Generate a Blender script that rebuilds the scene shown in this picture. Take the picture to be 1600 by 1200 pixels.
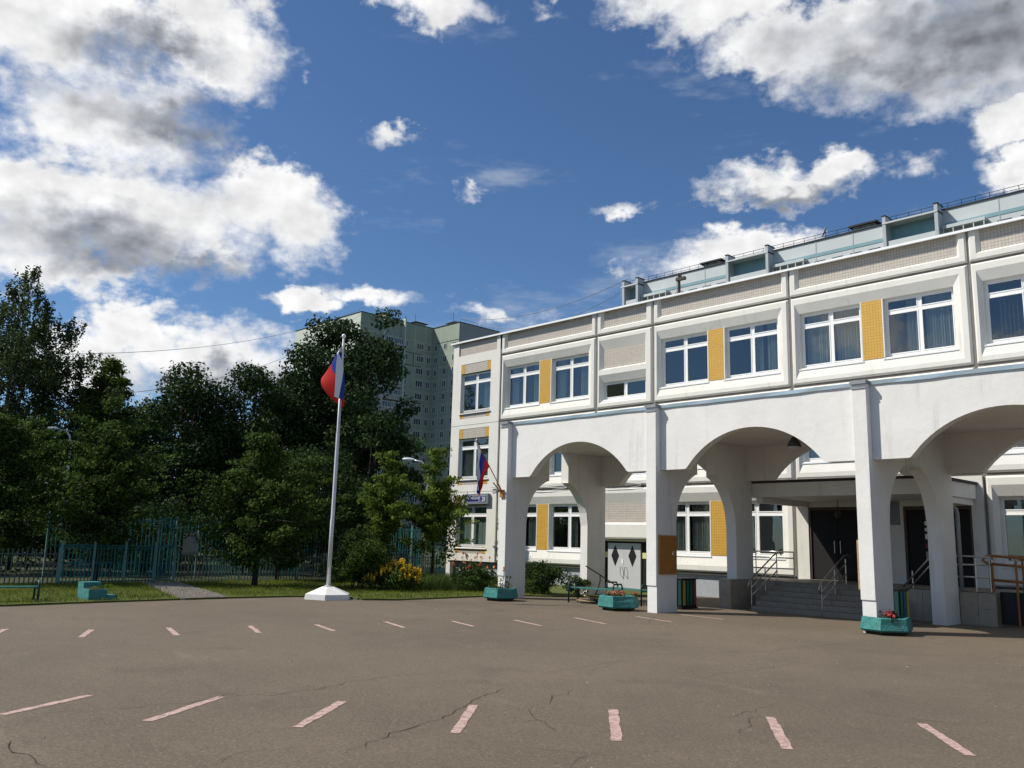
import bpy, math, random
import numpy as np
from mathutils import Matrix, Vector
R = math.radians
scene = bpy.context.scene
for o in list(bpy.data.objects):
    bpy.data.objects.remove(o, do_unlink=True)
COL = scene.collection

# ------------------------------------------------------------------ camera
# x runs along the school front, y runs into the building, z is up (metres)
cam_d = bpy.data.cameras.new('camera'); cam = bpy.data.objects.new('camera', cam_d); COL.objects.link(cam)
cam_d.sensor_width = 36; cam_d.lens = 30.55; cam_d.clip_start = 0.1; cam_d.clip_end = 3000
M = Matrix(((0.69331, 0.111086, 0.712026), (0.720165, -0.142648, -0.67898), (0.026144, 0.98352, -0.178899)))
cam.matrix_world = Matrix.Translation((29.8889, -27.707, 1.7855)) @ M.to_4x4()
scene.camera = cam

# ------------------------------------------------------------------ sun, sky, exposure
SUN_OFF, SUN_EL = 45.0, 47.0                       # degrees off the facade normal (to the left) and elevation
sun_vec = Vector((-math.sin(R(SUN_OFF)) * math.cos(R(SUN_EL)), -math.cos(R(SUN_OFF)) * math.cos(R(SUN_EL)), math.sin(R(SUN_EL))))
sl = bpy.data.lights.new('sun', 'SUN'); sl.energy = 4.8; sl.angle = R(0.53); sl.color = (1.0, 0.945, 0.84)
so = bpy.data.objects.new('sun', sl); COL.objects.link(so); so.rotation_euler = sun_vec.to_track_quat('Z', 'Y').to_euler()
so.location = (0, -40, 60)
scene.view_settings.view_transform = 'Standard'; scene.view_settings.look = 'None'
scene.view_settings.gamma = 1.0; scene.view_settings.exposure = 0.2; scene.view_settings.use_curve_mapping = False

CLOUDS = [(-77.4, 28.2, 7.1, 3.9), (-67.6, 29.4, 5.0, 4.2), (-72.5, 24.1, 6.9, 3.6), (-76.4, 18.0, 5.6, 4.1), (-69.7, 19.0, 7.4, 3.6), (-63.1, 20.7, 5.5, 2.7), (-61.0, 20.0, 3.5, 3.0), (-74.7, 15.3, 6.1, 1.8), (-70.4, 11.9, 3.4, 1.8), (-65.1, 11.0, 6.7, 2.2), (-72.7, 9.7, 4.0, 2.2), (-61.0, 14.7, 2.4, 1.1), (-53.1, 33.8, 5.0, 1.5), (-32.9, 33.7, 7.3, 2.2), (-28.6, 30.8, 5.7, 2.3), (-22.2, 29.7, 7.7, 3.4), (-15.6, 29.2, 7.9, 4.1), (-27.9, 22.7, 5.6, 1.5), (-24.5, 23.1, 2.5, 1.3), (-14.6, 24.2, 2.8, 2.0), (-15.0, 21.3, 2.1, 1.2), (-31.1, 18.2, 7.2, 1.9), (-35.7, 16.8, 3.2, 1.6)]
THIN = [(-44.1, 34.0, 1.7, 0.9), (-55.6, 15.5, 6.3, 1.3), (-46.9, 14.6, 5.2, 1.2), (-20.5, 23.2, 2.0, 1.6), (-39.6, 21.5, 2.9, 0.9), (-49.6, 23.0, 1.6, 0.9), (-55.3, 25.9, 2.6, 1.0), (-61.8, 28.0, 1.1, 1.3)]
GREYS = [(-69.5, 24.5, 6.1, 1.6), (-71.1, 28.5, 4.2, 1.2), (-72.8, 16.8, 6.3, 1.9), (-67.5, 16.4, 4.2, 1.2), (-17.4, 29.3, 9.2, 3.2), (-22.3, 28.5, 5.4, 1.6), (-27.7, 21.8, 4.4, 0.7), (-65.0, 9.7, 5.4, 1.0)]
scene.cycles.max_bounces = 5; scene.cycles.diffuse_bounces = 3; scene.cycles.glossy_bounces = 3; scene.cycles.transmission_bounces = 2; scene.cycles.transparent_max_bounces = 8
world = bpy.data.worlds.new('World'); scene.world = world; world.use_nodes = True; world.cycles.sampling_method = 'MANUAL'; world.cycles.sample_map_resolution = 512
def build_world():
    nt = world.node_tree; N = nt.nodes; L = nt.links; N.clear()
    def nd(t, **k):
        n = N.new(t)
        for a, b in k.items(): setattr(n, a, b)
        return n
    def put(s, v):
        if hasattr(v, 'is_output'): L.new(v, s)
        else: s.default_value = v
    def mth(op, a, b=0.0, c=0.0, clamp=False):
        n = nd('ShaderNodeMath', operation=op, use_clamp=clamp)
        for i, v in enumerate((a, b, c)): put(n.inputs[i], v)
        return n.outputs[0]
    def vm(op, a, b=None, s=None):
        n = nd('ShaderNodeVectorMath', operation=op); put(n.inputs[0], a)
        if b is not None: put(n.inputs[1], b)
        if s is not None: put(n.inputs['Scale'], s)
        return n.outputs['Value'] if op in ('LENGTH', 'DOT_PRODUCT') else n.outputs[0]
    def smooth(x, a, b):
        n = nd('ShaderNodeMapRange', interpolation_type='SMOOTHSTEP'); put(n.inputs[0], x)
        n.inputs[1].default_value = a; n.inputs[2].default_value = b
        return n.outputs[0]
    def noise(vec, scale, detail=6.0, rough=0.55):
        n = nd('ShaderNodeTexNoise', noise_dimensions='2D'); put(n.inputs['Vector'], vec); n.inputs['Scale'].default_value = scale
        n.inputs['Detail'].default_value = detail; n.inputs['Roughness'].default_value = rough
        return n
    def mix(f, a, b):
        n = nd('ShaderNodeMix', data_type='RGBA'); put(n.inputs[0], f); put(n.inputs[6], a); put(n.inputs[7], b)
        return n.outputs[2]
    sky = nd('ShaderNodeTexSky', sky_type='NISHITA'); sky.sun_disc = False
    sky.sun_elevation = R(SUN_EL); sky.sun_rotation = math.atan2(sun_vec.x, sun_vec.y)
    sky.altitude = 200; sky.air_density = 1.0; sky.dust_density = 0.35; sky.ozone_density = 2.5
    tc = nd('ShaderNodeTexCoord'); d = tc.outputs['Generated']
    sp = nd('ShaderNodeSeparateXYZ'); L.new(d, sp.inputs[0])
    az = mth('MULTIPLY', mth('ARCTAN2', sp.outputs[0], sp.outputs[1]), 57.2958)
    el = mth('MULTIPLY', mth('ARCSINE', sp.outputs[2]), 57.2958)
    cb = nd('ShaderNodeCombineXYZ'); L.new(az, cb.inputs[0]); L.new(el, cb.inputs[1])
    p = cb.outputs[0]
    pn = vm('MULTIPLY', p, (1.0, 1.45, 1.0))                       # clouds are flatter than they are wide
    w1 = noise(pn, 0.16, 2.0); w2 = noise(pn, 0.75, 3.0)
    pw = vm('ADD', vm('ADD', p, vm('SCALE', vm('SUBTRACT', w1.outputs['Color'], (.5, .5, .5)), s=3.2)),
            vm('SCALE', vm('SUBTRACT', w2.outputs['Color'], (.5, .5, .5)), s=2.2))
    def field(blobs, src):
        f = None
        for (a, e, ra, re) in blobs:
            n = nd('ShaderNodeVectorMath', operation='MULTIPLY_ADD'); L.new(src, n.inputs[0])
            n.inputs[1].default_value = (1 / ra, 1 / re, 0.0); n.inputs[2].default_value = (-a / ra, -e / re, 0.0)
            ln = vm('LENGTH', n.outputs[0])
            f = ln if f is None else mth('MINIMUM', f, ln)
        return mth('SUBTRACT', 1.0, f)
    fld = mth('MAXIMUM', field(CLOUDS, pw), mth('SUBTRACT', mth('MULTIPLY', field(THIN, pw), 0.60), 0.30))
    # the rest of the sky carries the same fair-weather cumulus
    free = noise(vm('ADD', vm('SCALE', pn, s=1.0), (113.0, 40.0, 7.0)), 0.055, 3.0)
    dv = vm('MULTIPLY', vm('SUBTRACT', p, (-46.5, 12.0, 0.0)), (1 / 52.0, 1 / 36.0, 0.0))
    away = smooth(vm('LENGTH', dv), 0.85, 1.05)
    fr = mth('MULTIPLY', mth('MULTIPLY', mth('SUBTRACT', free.outputs[0], 0.60), 6.0), away)
    fr = mth('SUBTRACT', fr, mth('SUBTRACT', 1.0, away))
    fld = mth('MAXIMUM', fld, fr)
    n1 = noise(pn, 0.33, 6.0, 0.58)
    na = noise(pn, 0.30, 3.0, 0.50); nb_ = noise(vm('ADD', pn, (-0.55, 0.75, 0.0)), 0.30, 3.0, 0.50)
    n2 = noise(pn, 1.3, 5.0, 0.62)
    dens = mth('ADD', mth('MINIMUM', mth('MULTIPLY', fld, 1.75), 1.25), mth('MULTIPLY', mth('SUBTRACT', n1.outputs[0], 0.5), 1.75))
    dens = mth('ADD', dens, mth('MULTIPLY', mth('SUBTRACT', n2.outputs[0], 0.5), 0.42))
    soft = noise(pn, 0.12, 2.0)                                     # some rims are crisp, others frayed
    hi = mth('ADD', 0.50, mth('MULTIPLY', smooth(soft.outputs[0], 0.30, 0.65), 0.75))
    mra = nd('ShaderNodeMapRange', interpolation_type='SMOOTHSTEP'); L.new(dens, mra.inputs[0]); mra.inputs[1].default_value = -0.30; L.new(hi, mra.inputs[2])
    alpha = mra.outputs[0]
    # thin wisps
    wn = noise(vm('MULTIPLY', p, (0.5, 1.6, 1.0)), 0.12, 5.0, 0.62)
    wisp = mth('MULTIPLY', smooth(wn.outputs[0], 0.56, 0.80), 0.30)
    alpha = mth('MAXIMUM', alpha, wisp)
    g = field(GREYS, pw)
    gg = mth('ADD', g, mth('MULTIPLY', mth('SUBTRACT', noise(pn, 0.16, 2.0).outputs[0], 0.5), 0.9))
    grey = smooth(gg, -0.60, 0.85)
    thick = smooth(dens, 0.4, 1.7)
    relief = mth('MULTIPLY', mth('SUBTRACT', na.outputs[0], nb_.outputs[0]), 0.55)      # sun comes from the upper left
    lum = mth('ADD', mth('ADD', 0.97, mth('MULTIPLY', thick, -0.10)), relief)
    lum = mth('MAXIMUM', mth('SUBTRACT', lum, mth('MULTIPLY', grey, 0.58)), 0.20)
    lum = mth('MINIMUM', lum, 1.12)
    tint = mix(mth('MULTIPLY', grey, 1.0), (1.0, 1.0, 1.0, 1), (0.90, 0.95, 1.06, 1))
    cl = vm('SCALE', tint, s=mth('MULTIPLY', lum, 8.9))
    skyc = vm('MULTIPLY', sky.outputs[0], (0.58, 0.75, 0.92))
    out = mix(alpha, skyc, cl)
    bg = nd('ShaderNodeBackground'); L.new(out, bg.inputs[0]); bg.inputs[1].default_value = 0.095
    wo = nd('ShaderNodeOutputWorld'); L.new(bg.outputs[0], wo.inputs[0])
build_world()

# ------------------------------------------------------------------ materials
MATS = {}
def mat(name, col=(.5, .5, .5), rough=.7, metal=0.0, var=0.0, vscale=3.0, col2=None, bump=0.0, bscale=40.0, spec=0.3, leaf=False, dirt=0.0):
    if name in MATS: return MATS[name]
    m = bpy.data.materials.new(name); m.use_nodes = True; nt = m.node_tree; N = nt.nodes; L = nt.links
    b = N['Principled BSDF']; b.inputs['Roughness'].default_value = rough; b.inputs['Metallic'].default_value = metal
    b.inputs['Specular IOR Level'].default_value = spec
    b.inputs['Base Color'].default_value = (*col, 1)
    src = None
    if var > 0 or col2:
        tc = N.new('ShaderNodeTexCoord'); n = N.new('ShaderNodeTexNoise'); n.inputs['Scale'].default_value = vscale
        n.inputs['Detail'].default_value = 8; n.inputs['Roughness'].default_value = .65; L.new(tc.outputs['Object'], n.inputs['Vector'])
        mr = N.new('ShaderNodeMapRange'); mr.inputs[1].default_value = .32; mr.inputs[2].default_value = .68; L.new(n.outputs[0], mr.inputs[0])
        mx = N.new('ShaderNodeMix'); mx.data_type = 'RGBA'; L.new(mr.outputs[0], mx.inputs[0])
        c2 = col2 or tuple(c * (1 - var) for c in col)
        mx.inputs[6].default_value = (*col, 1); mx.inputs[7].default_value = (*c2, 1); src = mx.outputs[2]
        if dirt > 0:      # run-off streaks and grime
            mp = N.new('ShaderNodeMapping'); mp.inputs['Scale'].default_value = (2.2, 2.2, .22); L.new(tc.outputs['Object'], mp.inputs[0])
            n2 = N.new('ShaderNodeTexNoise'); n2.inputs['Scale'].default_value = 1.6; n2.inputs['Detail'].default_value = 9; n2.inputs['Roughness'].default_value = .7
            L.new(mp.outputs[0], n2.inputs['Vector'])
            m2 = N.new('ShaderNodeMapRange'); m2.inputs[1].default_value = .56; m2.inputs[2].default_value = .78; m2.inputs[4].default_value = dirt; L.new(n2.outputs[0], m2.inputs[0])
            mx2 = N.new('ShaderNodeMix'); mx2.data_type = 'RGBA'; L.new(m2.outputs[0], mx2.inputs[0]); L.new(src, mx2.inputs[6])
            mx2.inputs[7].default_value = (.24, .22, .19, 1); src = mx2.outputs[2]
        L.new(src, b.inputs['Base Color'])
    if bump > 0:
        tc = N.new('ShaderNodeTexCoord'); n = N.new('ShaderNodeTexNoise'); n.inputs['Scale'].default_value = bscale; n.inputs['Detail'].default_value = 5
        L.new(tc.outputs['Object'], n.inputs['Vector']); bp = N.new('ShaderNodeBump'); bp.inputs['Strength'].default_value = bump; bp.inputs['Distance'].default_value = .02
        L.new(n.outputs[0], bp.inputs['Height']); L.new(bp.outputs[0], b.inputs['Normal'])
    MATS[name] = m
    return m
def leafmat(name, dark, light, trans=.35):
    m = bpy.data.materials.new(name); m.use_nodes = True; nt = m.node_tree; N = nt.nodes; L = nt.links
    b = N['Principled BSDF']; b.inputs['Roughness'].default_value = .7; b.inputs['Specular IOR Level'].default_value = .10
    g = N.new('ShaderNodeNewGeometry'); cr = N.new('ShaderNodeMix'); cr.data_type = 'RGBA'
    L.new(g.outputs['Random Per Island'], cr.inputs[0]); cr.inputs[6].default_value = (*dark, 1); cr.inputs[7].default_value = (*light, 1)
    tc = N.new('ShaderNodeTexCoord'); n = N.new('ShaderNodeTexNoise'); n.inputs['Scale'].default_value = .85; n.inputs['Detail'].default_value = 3; L.new(tc.outputs['Object'], n.inputs['Vector'])
    hs = N.new('ShaderNodeHueSaturation'); L.new(cr.outputs[2], hs.inputs['Color'])
    mr = N.new('ShaderNodeMapRange'); mr.inputs[1].default_value = .3; mr.inputs[2].default_value = .7; mr.inputs[3].default_value = .5; mr.inputs[4].default_value = 1.55
    L.new(n.outputs[0], mr.inputs[0]); L.new(mr.outputs[0], hs.inputs['Value'])
    L.new(hs.outputs[0], b.inputs['Base Color'])
    t = N.new('ShaderNodeBsdfTranslucent'); L.new(hs.outputs[0], t.inputs[0])
    ms = N.new('ShaderNodeMixShader'); ms.inputs[0].default_value = trans; L.new(b.outputs[0], ms.inputs[1]); L.new(t.outputs[0], ms.inputs[2])
    L.new(ms.outputs[0], N['Material Output'].inputs[0]); MATS[name] = m
    return m
def tilemat(name, col, col2, mortar, sx=.0975, sz=.0975, wear=0.0):
    m = bpy.data.materials.new(name); m.use_nodes = True; nt = m.node_tree; N = nt.nodes; L = nt.links
    b = N['Principled BSDF']; b.inputs['Roughness'].default_value = .45
    tc = N.new('ShaderNodeTexCoord'); mp = N.new('ShaderNodeMapping'); mp.inputs['Rotation'].default_value = (R(-90), 0, 0); L.new(tc.outputs['Object'], mp.inputs[0])
    br = N.new('ShaderNodeTexBrick'); br.offset = 0; br.squash = 1; br.inputs['Scale'].default_value = 1; br.inputs['Brick Width'].default_value = sx; br.inputs['Row Height'].default_value = sz
    br.inputs['Mortar Size'].default_value = .006; br.inputs['Color1'].default_value = (*col, 1); br.inputs['Color2'].default_value = (*col2, 1); br.inputs['Mortar'].default_value = (*mortar, 1)
    L.new(mp.outputs[0], br.inputs['Vector'])
    n = N.new('ShaderNodeTexNoise'); n.inputs['Scale'].default_value = 2.0; n.inputs['Detail'].default_value = 7; L.new(tc.outputs['Object'], n.inputs['Vector'])
    mr = N.new('ShaderNodeMapRange'); mr.inputs[1].default_value = .55; mr.inputs[2].default_value = .75; mr.inputs[4].default_value = .35; L.new(n.outputs[0], mr.inputs[0])
    mx = N.new('ShaderNodeMix'); mx.data_type = 'RGBA'; L.new(mr.outputs[0], mx.inputs[0]); L.new(br.outputs[0], mx.inputs[6]); mx.inputs[7].default_value = tuple(c * .6 for c in col) + (1,)
    L.new(mx.outputs[2], b.inputs['Base Color'])
    bp = N.new('ShaderNodeBump'); bp.inputs['Strength'].default_value = .5; bp.inputs['Distance'].default_value = .01; bp.invert = True
    L.new(br.outputs['Fac'], bp.inputs['Height']); L.new(bp.outputs[0], b.inputs['Normal']); MATS[name] = m
    return m
def glassmat(name, fac=.3, tint=(.75, .8, .82)):
    m = bpy.data.materials.new(name); m.use_nodes = True; nt = m.node_tree; N = nt.nodes; L = nt.links; N.clear()
    t = N.new('ShaderNodeBsdfTransparent'); t.inputs[0].default_value = (*tint, 1); g = N.new('ShaderNodeBsdfGlossy'); g.inputs['Roughness'].default_value = .01; g.inputs[0].default_value = (.88, .90, .92, 1)
    tc = N.new('ShaderNodeTexCoord'); n = N.new('ShaderNodeTexNoise'); n.inputs['Scale'].default_value = 1.3; L.new(tc.outputs['Object'], n.inputs['Vector'])
    bp = N.new('ShaderNodeBump'); bp.inputs['Strength'].default_value = .06; bp.inputs['Distance'].default_value = .05; L.new(n.outputs[0], bp.inputs['Height']); L.new(bp.outputs[0], g.inputs['Normal'])
    lw = N.new('ShaderNodeLayerWeight'); pw_ = N.new('ShaderNodeMath'); pw_.operation = 'POWER'; L.new(lw.outputs['Facing'], pw_.inputs[0]); pw_.inputs[1].default_value = 5.0; ad = N.new('ShaderNodeMath'); ad.operation = 'ADD'; ad.use_clamp = True; L.new(pw_.outputs[0], ad.inputs[0]); ad.inputs[1].default_value = fac
    x = N.new('ShaderNodeMixShader'); L.new(ad.outputs[0], x.inputs[0]); L.new(t.outputs[0], x.inputs[1]); L.new(g.outputs[0], x.inputs[2])
    o = N.new('ShaderNodeOutputMaterial'); L.new(x.outputs[0], o.inputs[0]); MATS[name] = m
    return m
def asphaltmat():
    m = bpy.data.materials.new('asphalt'); m.use_nodes = True; nt = m.node_tree; N = nt.nodes; L = nt.links
    b = N['Principled BSDF']; b.inputs['Roughness'].default_value = .85; b.inputs['Specular IOR Level'].default_value = .25
    b.inputs['Sheen Weight'].default_value = .12; b.inputs['Sheen Roughness'].default_value = .28; b.inputs['Sheen Tint'].default_value = (1, .82, .60, 1)
    tc = N.new('ShaderNodeTexCoord'); P = tc.outputs['Object']
    def nz(s, d=6, r=.6, v=None):
        n = N.new('ShaderNodeTexNoise'); n.inputs['Scale'].default_value = s; n.inputs['Detail'].default_value = d; n.inputs['Roughness'].default_value = r; L.new(v or P, n.inputs['Vector']); return n.outputs[0]
    def rng(x, a, c, lo=0., hi=1.):
        k = N.new('ShaderNodeMapRange'); L.new(x, k.inputs[0]); k.inputs[1].default_value = a; k.inputs[2].default_value = c; k.inputs[3].default_value = lo; k.inputs[4].default_value = hi; return k.outputs[0]
    def mx(f, a, c):
        k = N.new('ShaderNodeMix'); k.data_type = 'RGBA'; L.new(f, k.inputs[0])
        for i, q in ((6, a), (7, c)):
            if hasattr(q, 'is_output'): L.new(q, k.inputs[i])
            else: k.inputs[i].default_value = (*q, 1)
        return k.outputs[2]
    c = mx(rng(nz(.22, 7), .36, .66), (.200, .156, .106), (.138, .106, .072))
    c = mx(rng(nz(1.3, 8, .7), .5, .72, 0, .55), c, (.235, .185, .130))
    mp = N.new('ShaderNodeMapping'); mp.inputs['Scale'].default_value = (.35, 1.2, 1); mp.inputs['Rotation'].default_value = (0, 0, R(40)); L.new(P, mp.inputs[0])
    c = mx(rng(nz(.9, 6, .6, mp.outputs[0]), .62, .74, 0, .65), c, (.30, .245, .175))
    c = mx(rng(nz(.6, 6, .7), .56, .70, 0, .6), c, (.080, .060, .043))
    c = mx(rng(nz(7, 7, .8), .42, .66, 0, .5), c, (.095, .073, .052))
    c = mx(rng(nz(30, 4, .8), .42, .62, 0, .7), c, (.066, .052, .039))
    c = mx(rng(nz(24, 4, .85), .55, .68, 0, .75), c, (.36, .30, .225))
    c = mx(rng(nz(110, 2, .7), .40, .7, 0, .5), c, (.07, .057, .045))
    L.new(c, b.inputs['Base Color'])
    bp = N.new('ShaderNodeBump'); bp.inputs['Strength'].default_value = .35; bp.inputs['Distance'].default_value = .012; L.new(nz(70, 4, .7), bp.inputs['Height']); L.new(bp.outputs[0], b.inputs['Normal'])
    MATS['asphalt'] = m
    return m

asphaltmat()
mat('white_plaster', (.745, .735, .71), .8, var=.09, vscale=1.3, bump=.3, bscale=7, dirt=.34)
mat('panel_white', (.705, .69, .64), .8, var=.09, vscale=1.2, bump=.15, bscale=18, dirt=.42)
mat('groove', (.22, .20, .18), .9, var=.35, vscale=2)
mat('plinth', (.36, .385, .41), .8, var=.18, vscale=2.5, bump=.3, bscale=25, dirt=.45)
tilemat('cream_tile', (.455, .41, .355), (.50, .45, .395), (.26, .225, .185))
tilemat('yellow_tile', (.56, .315, .04), (.60, .345, .05), (.34, .215, .06))
mat('yellow_paint', (.70, .40, .07), .6, var=.15)
mat('pvc', (.80, .80, .79), .35, var=.03, spec=.4)
mat('metal_sill', (.72, .73, .74), .45, var=.08)
mat('flash_white', (.82, .83, .84), .4, var=.06)
mat('zinc', (.55, .66, .74), .33, metal=.55, var=.14, vscale=2)
mat('zinc_dull', (.30, .31, .33), .5, metal=.4, var=.2)
glassmat('glass', .10, (.74, .78, .77)); glassmat('glass_far', .25)
mat('curtain_white', (.42, .43, .42), .9, var=.12)
mat('curtain_green', (.42, .50, .44), .9, var=.1)
mat('curtain_brown', (.10, .075, .06), .9, var=.2)
mat('room', (.13, .13, .125), .9, var=.1)
mat('roof_felt', (.05, .05, .055), .9, var=.2)
mat('dark_door', (.012, .011, .012), .7, var=.2)
mat('door_frame', (.10, .065, .05), .5, var=.3)
mat('steel_door', (.50, .50, .515), .45, var=.08, vscale=3)
mat('black', (.012, .012, .013), .5)
mat('reflect_yellow', (.62, .60, .28), .5)
mat('tile_grey', (.37, .325, .265), .5, var=.2, vscale=6)
mat('step_grey', (.28, .245, .20), .6, var=.25, vscale=5, bump=.1)
mat('steel', (.52, .51, .49), .28, metal=1.0, var=.1)
mat('pole_paint', (.60, .61, .62), .35, metal=.35, var=.12)
mat('wood_orange', (.36, .155, .05), .5, var=.3, vscale=14)
mat('wood_board', (.40, .17, .035), .45, var=.3, vscale=9)
mat('wood_frame', (.42, .20, .06), .5, var=.25)
mat('wood_raw', (.48, .34, .20), .8, var=.35, vscale=10)
mat('teal_concrete', (.070, .265, .25), .85, var=.45, vscale=9, bump=1.0, bscale=34, dirt=.55, spec=.15)
mat('teal_paint', (.035, .17, .155), .5, var=.25, vscale=6)
mat('hoop_paint', (.012, .045, .042), .45, var=.3, vscale=6)
mat('fence_teal', (.03, .16, .17), .5, var=.3, vscale=5)
mat('fence_green', (.10, .135, .13), .55, var=.3, vscale=5)
mat('fence_post', (.16, .30, .28), .55, var=.3, vscale=4)
mat('soil', (.045, .032, .022), 1, var=.4, vscale=20)
mat('line_pink', (.50, .335, .295), .85, vscale=17, col2=(.36, .23, .19), bump=.3, dirt=.85)
def linemat():
    m = bpy.data.materials.new('line_worn'); m.use_nodes = True; nt = m.node_tree; N = nt.nodes; L = nt.links; b = N['Principled BSDF']; b.inputs['Roughness'].default_value = .85
    tc = N.new('ShaderNodeTexCoord'); P = tc.outputs['Object']
    def nz(sc, d, r): n = N.new('ShaderNodeTexNoise'); n.inputs['Scale'].default_value = sc; n.inputs['Detail'].default_value = d; n.inputs['Roughness'].default_value = r; L.new(P, n.inputs['Vector']); return n.outputs[0]
    def rg(x, a, c, hi): k = N.new('ShaderNodeMapRange'); L.new(x, k.inputs[0]); k.inputs[1].default_value = a; k.inputs[2].default_value = c; k.inputs[4].default_value = hi; return k.outputs[0]
    x = N.new('ShaderNodeMix'); x.data_type = 'RGBA'; L.new(rg(nz(5, 5, .7), .35, .7, 1), x.inputs[0]); x.inputs[6].default_value = (.52, .36, .32, 1); x.inputs[7].default_value = (.43, .285, .245, 1)
    y = N.new('ShaderNodeMix'); y.data_type = 'RGBA'; L.new(rg(nz(13, 8, .8), .47, .60, .8), y.inputs[0]); L.new(x.outputs[2], y.inputs[6]); y.inputs[7].default_value = (.15, .12, .092, 1)
    L.new(y.outputs[2], b.inputs['Base Color']); MATS['line_worn'] = m
linemat()
mat('crack', (.045, .036, .028), 1, var=.5, vscale=12)
mat('dirt_ground', (.055, .060, .025), 1, var=.4, vscale=.6, col2=(.030, .042, .014))
mat('grass_sheet', (.085, .105, .020), 1, var=.4, vscale=1.5, col2=(.055, .072, .014), bump=.6, bscale=30)
mat('gravel', (.34, .30, .25), 1, var=.45, vscale=22, bump=1.0, bscale=45)
mat('bark', (.055, .043, .033), .95, var=.45, vscale=9, bump=.6, bscale=20)
mat('birch_bark', (.34, .33, .30), .9, var=.6, vscale=5)
mat('flag_white', (.72, .72, .74), .8, var=.05); mat('flag_blue', (.02, .045, .32), .8, var=.1); mat('flag_red', (.62, .022, .020), .8, var=.12)
mat('sign_blue', (.018, .022, .14), .35); mat('sign_white', (.75, .76, .78), .5); mat('sign_grey', (.20, .22, .24), .5)
mat('bin_yellow', (.34, .31, .06), .5, var=.15); mat('bin_green', (.02, .13, .085), .5, var=.2); mat('bin_red', (.26, .04, .045), .5, var=.2); mat('bin_blue', (.02, .11, .24), .5, var=.2)
mat('lamp_white', (.80, .82, .85), .3); mat('lamp_dark', (.05, .04, .03), .5)
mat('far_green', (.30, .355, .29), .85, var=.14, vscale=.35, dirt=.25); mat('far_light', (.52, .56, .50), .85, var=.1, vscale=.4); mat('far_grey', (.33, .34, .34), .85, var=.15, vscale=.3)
mat('far_seam', (.50, .54, .48), .9, var=.2); mat('far_seam_dark', (.06, .075, .06), .9)
mat('blue_grey', (.44, .475, .50), .8, var=.1, vscale=.25, dirt=.2); mat('pale_block', (.54, .57, .58), .8, var=.08, vscale=.3); mat('teal_band', (.22, .36, .40), .7, var=.15, vscale=.5)
mat('far_pane', (.035, .045, .055), .12, spec=.6); mat('far_frame', (.62, .64, .62), .6)
mat('brick_red', (.26, .10, .06), .9, var=.3)
leafmat('leaf_birch', (.030, .048, .018), (.070, .098, .032), .3)
leafmat('leaf_linden', (.014, .030, .010), (.044, .078, .020), .22)
leafmat('leaf_maple', (.060, .098, .016), (.135, .19, .030), .38)
leafmat('leaf_oak', (.014, .030, .011), (.044, .074, .022), .22)
leafmat('leaf_fruit', (.022, .043, .009), (.078, .122, .022), .30)
leafmat('leaf_lilac', (.018, .038, .010), (.056, .090, .020), .25)
leafmat('leaf_bright', (.060, .100, .016), (.15, .205, .032), .38)
leafmat('petal_yellow', (.52, .33, .02), (.74, .52, .04), .25)
leafmat('petal_orange', (.60, .15, .05), (.74, .32, .14), .3)
leafmat('petal_red', (.20, .015, .03), (.42, .09, .08), .25)
leafmat('petal_pink', (.42, .13, .09), (.58, .30, .22), .25)
leafmat('grass_blade', (.085, .115, .014), (.19, .22, .032), .3)
leafmat('grass_tall', (.038, .068, .016), (.085, .125, .030), .3)

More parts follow.
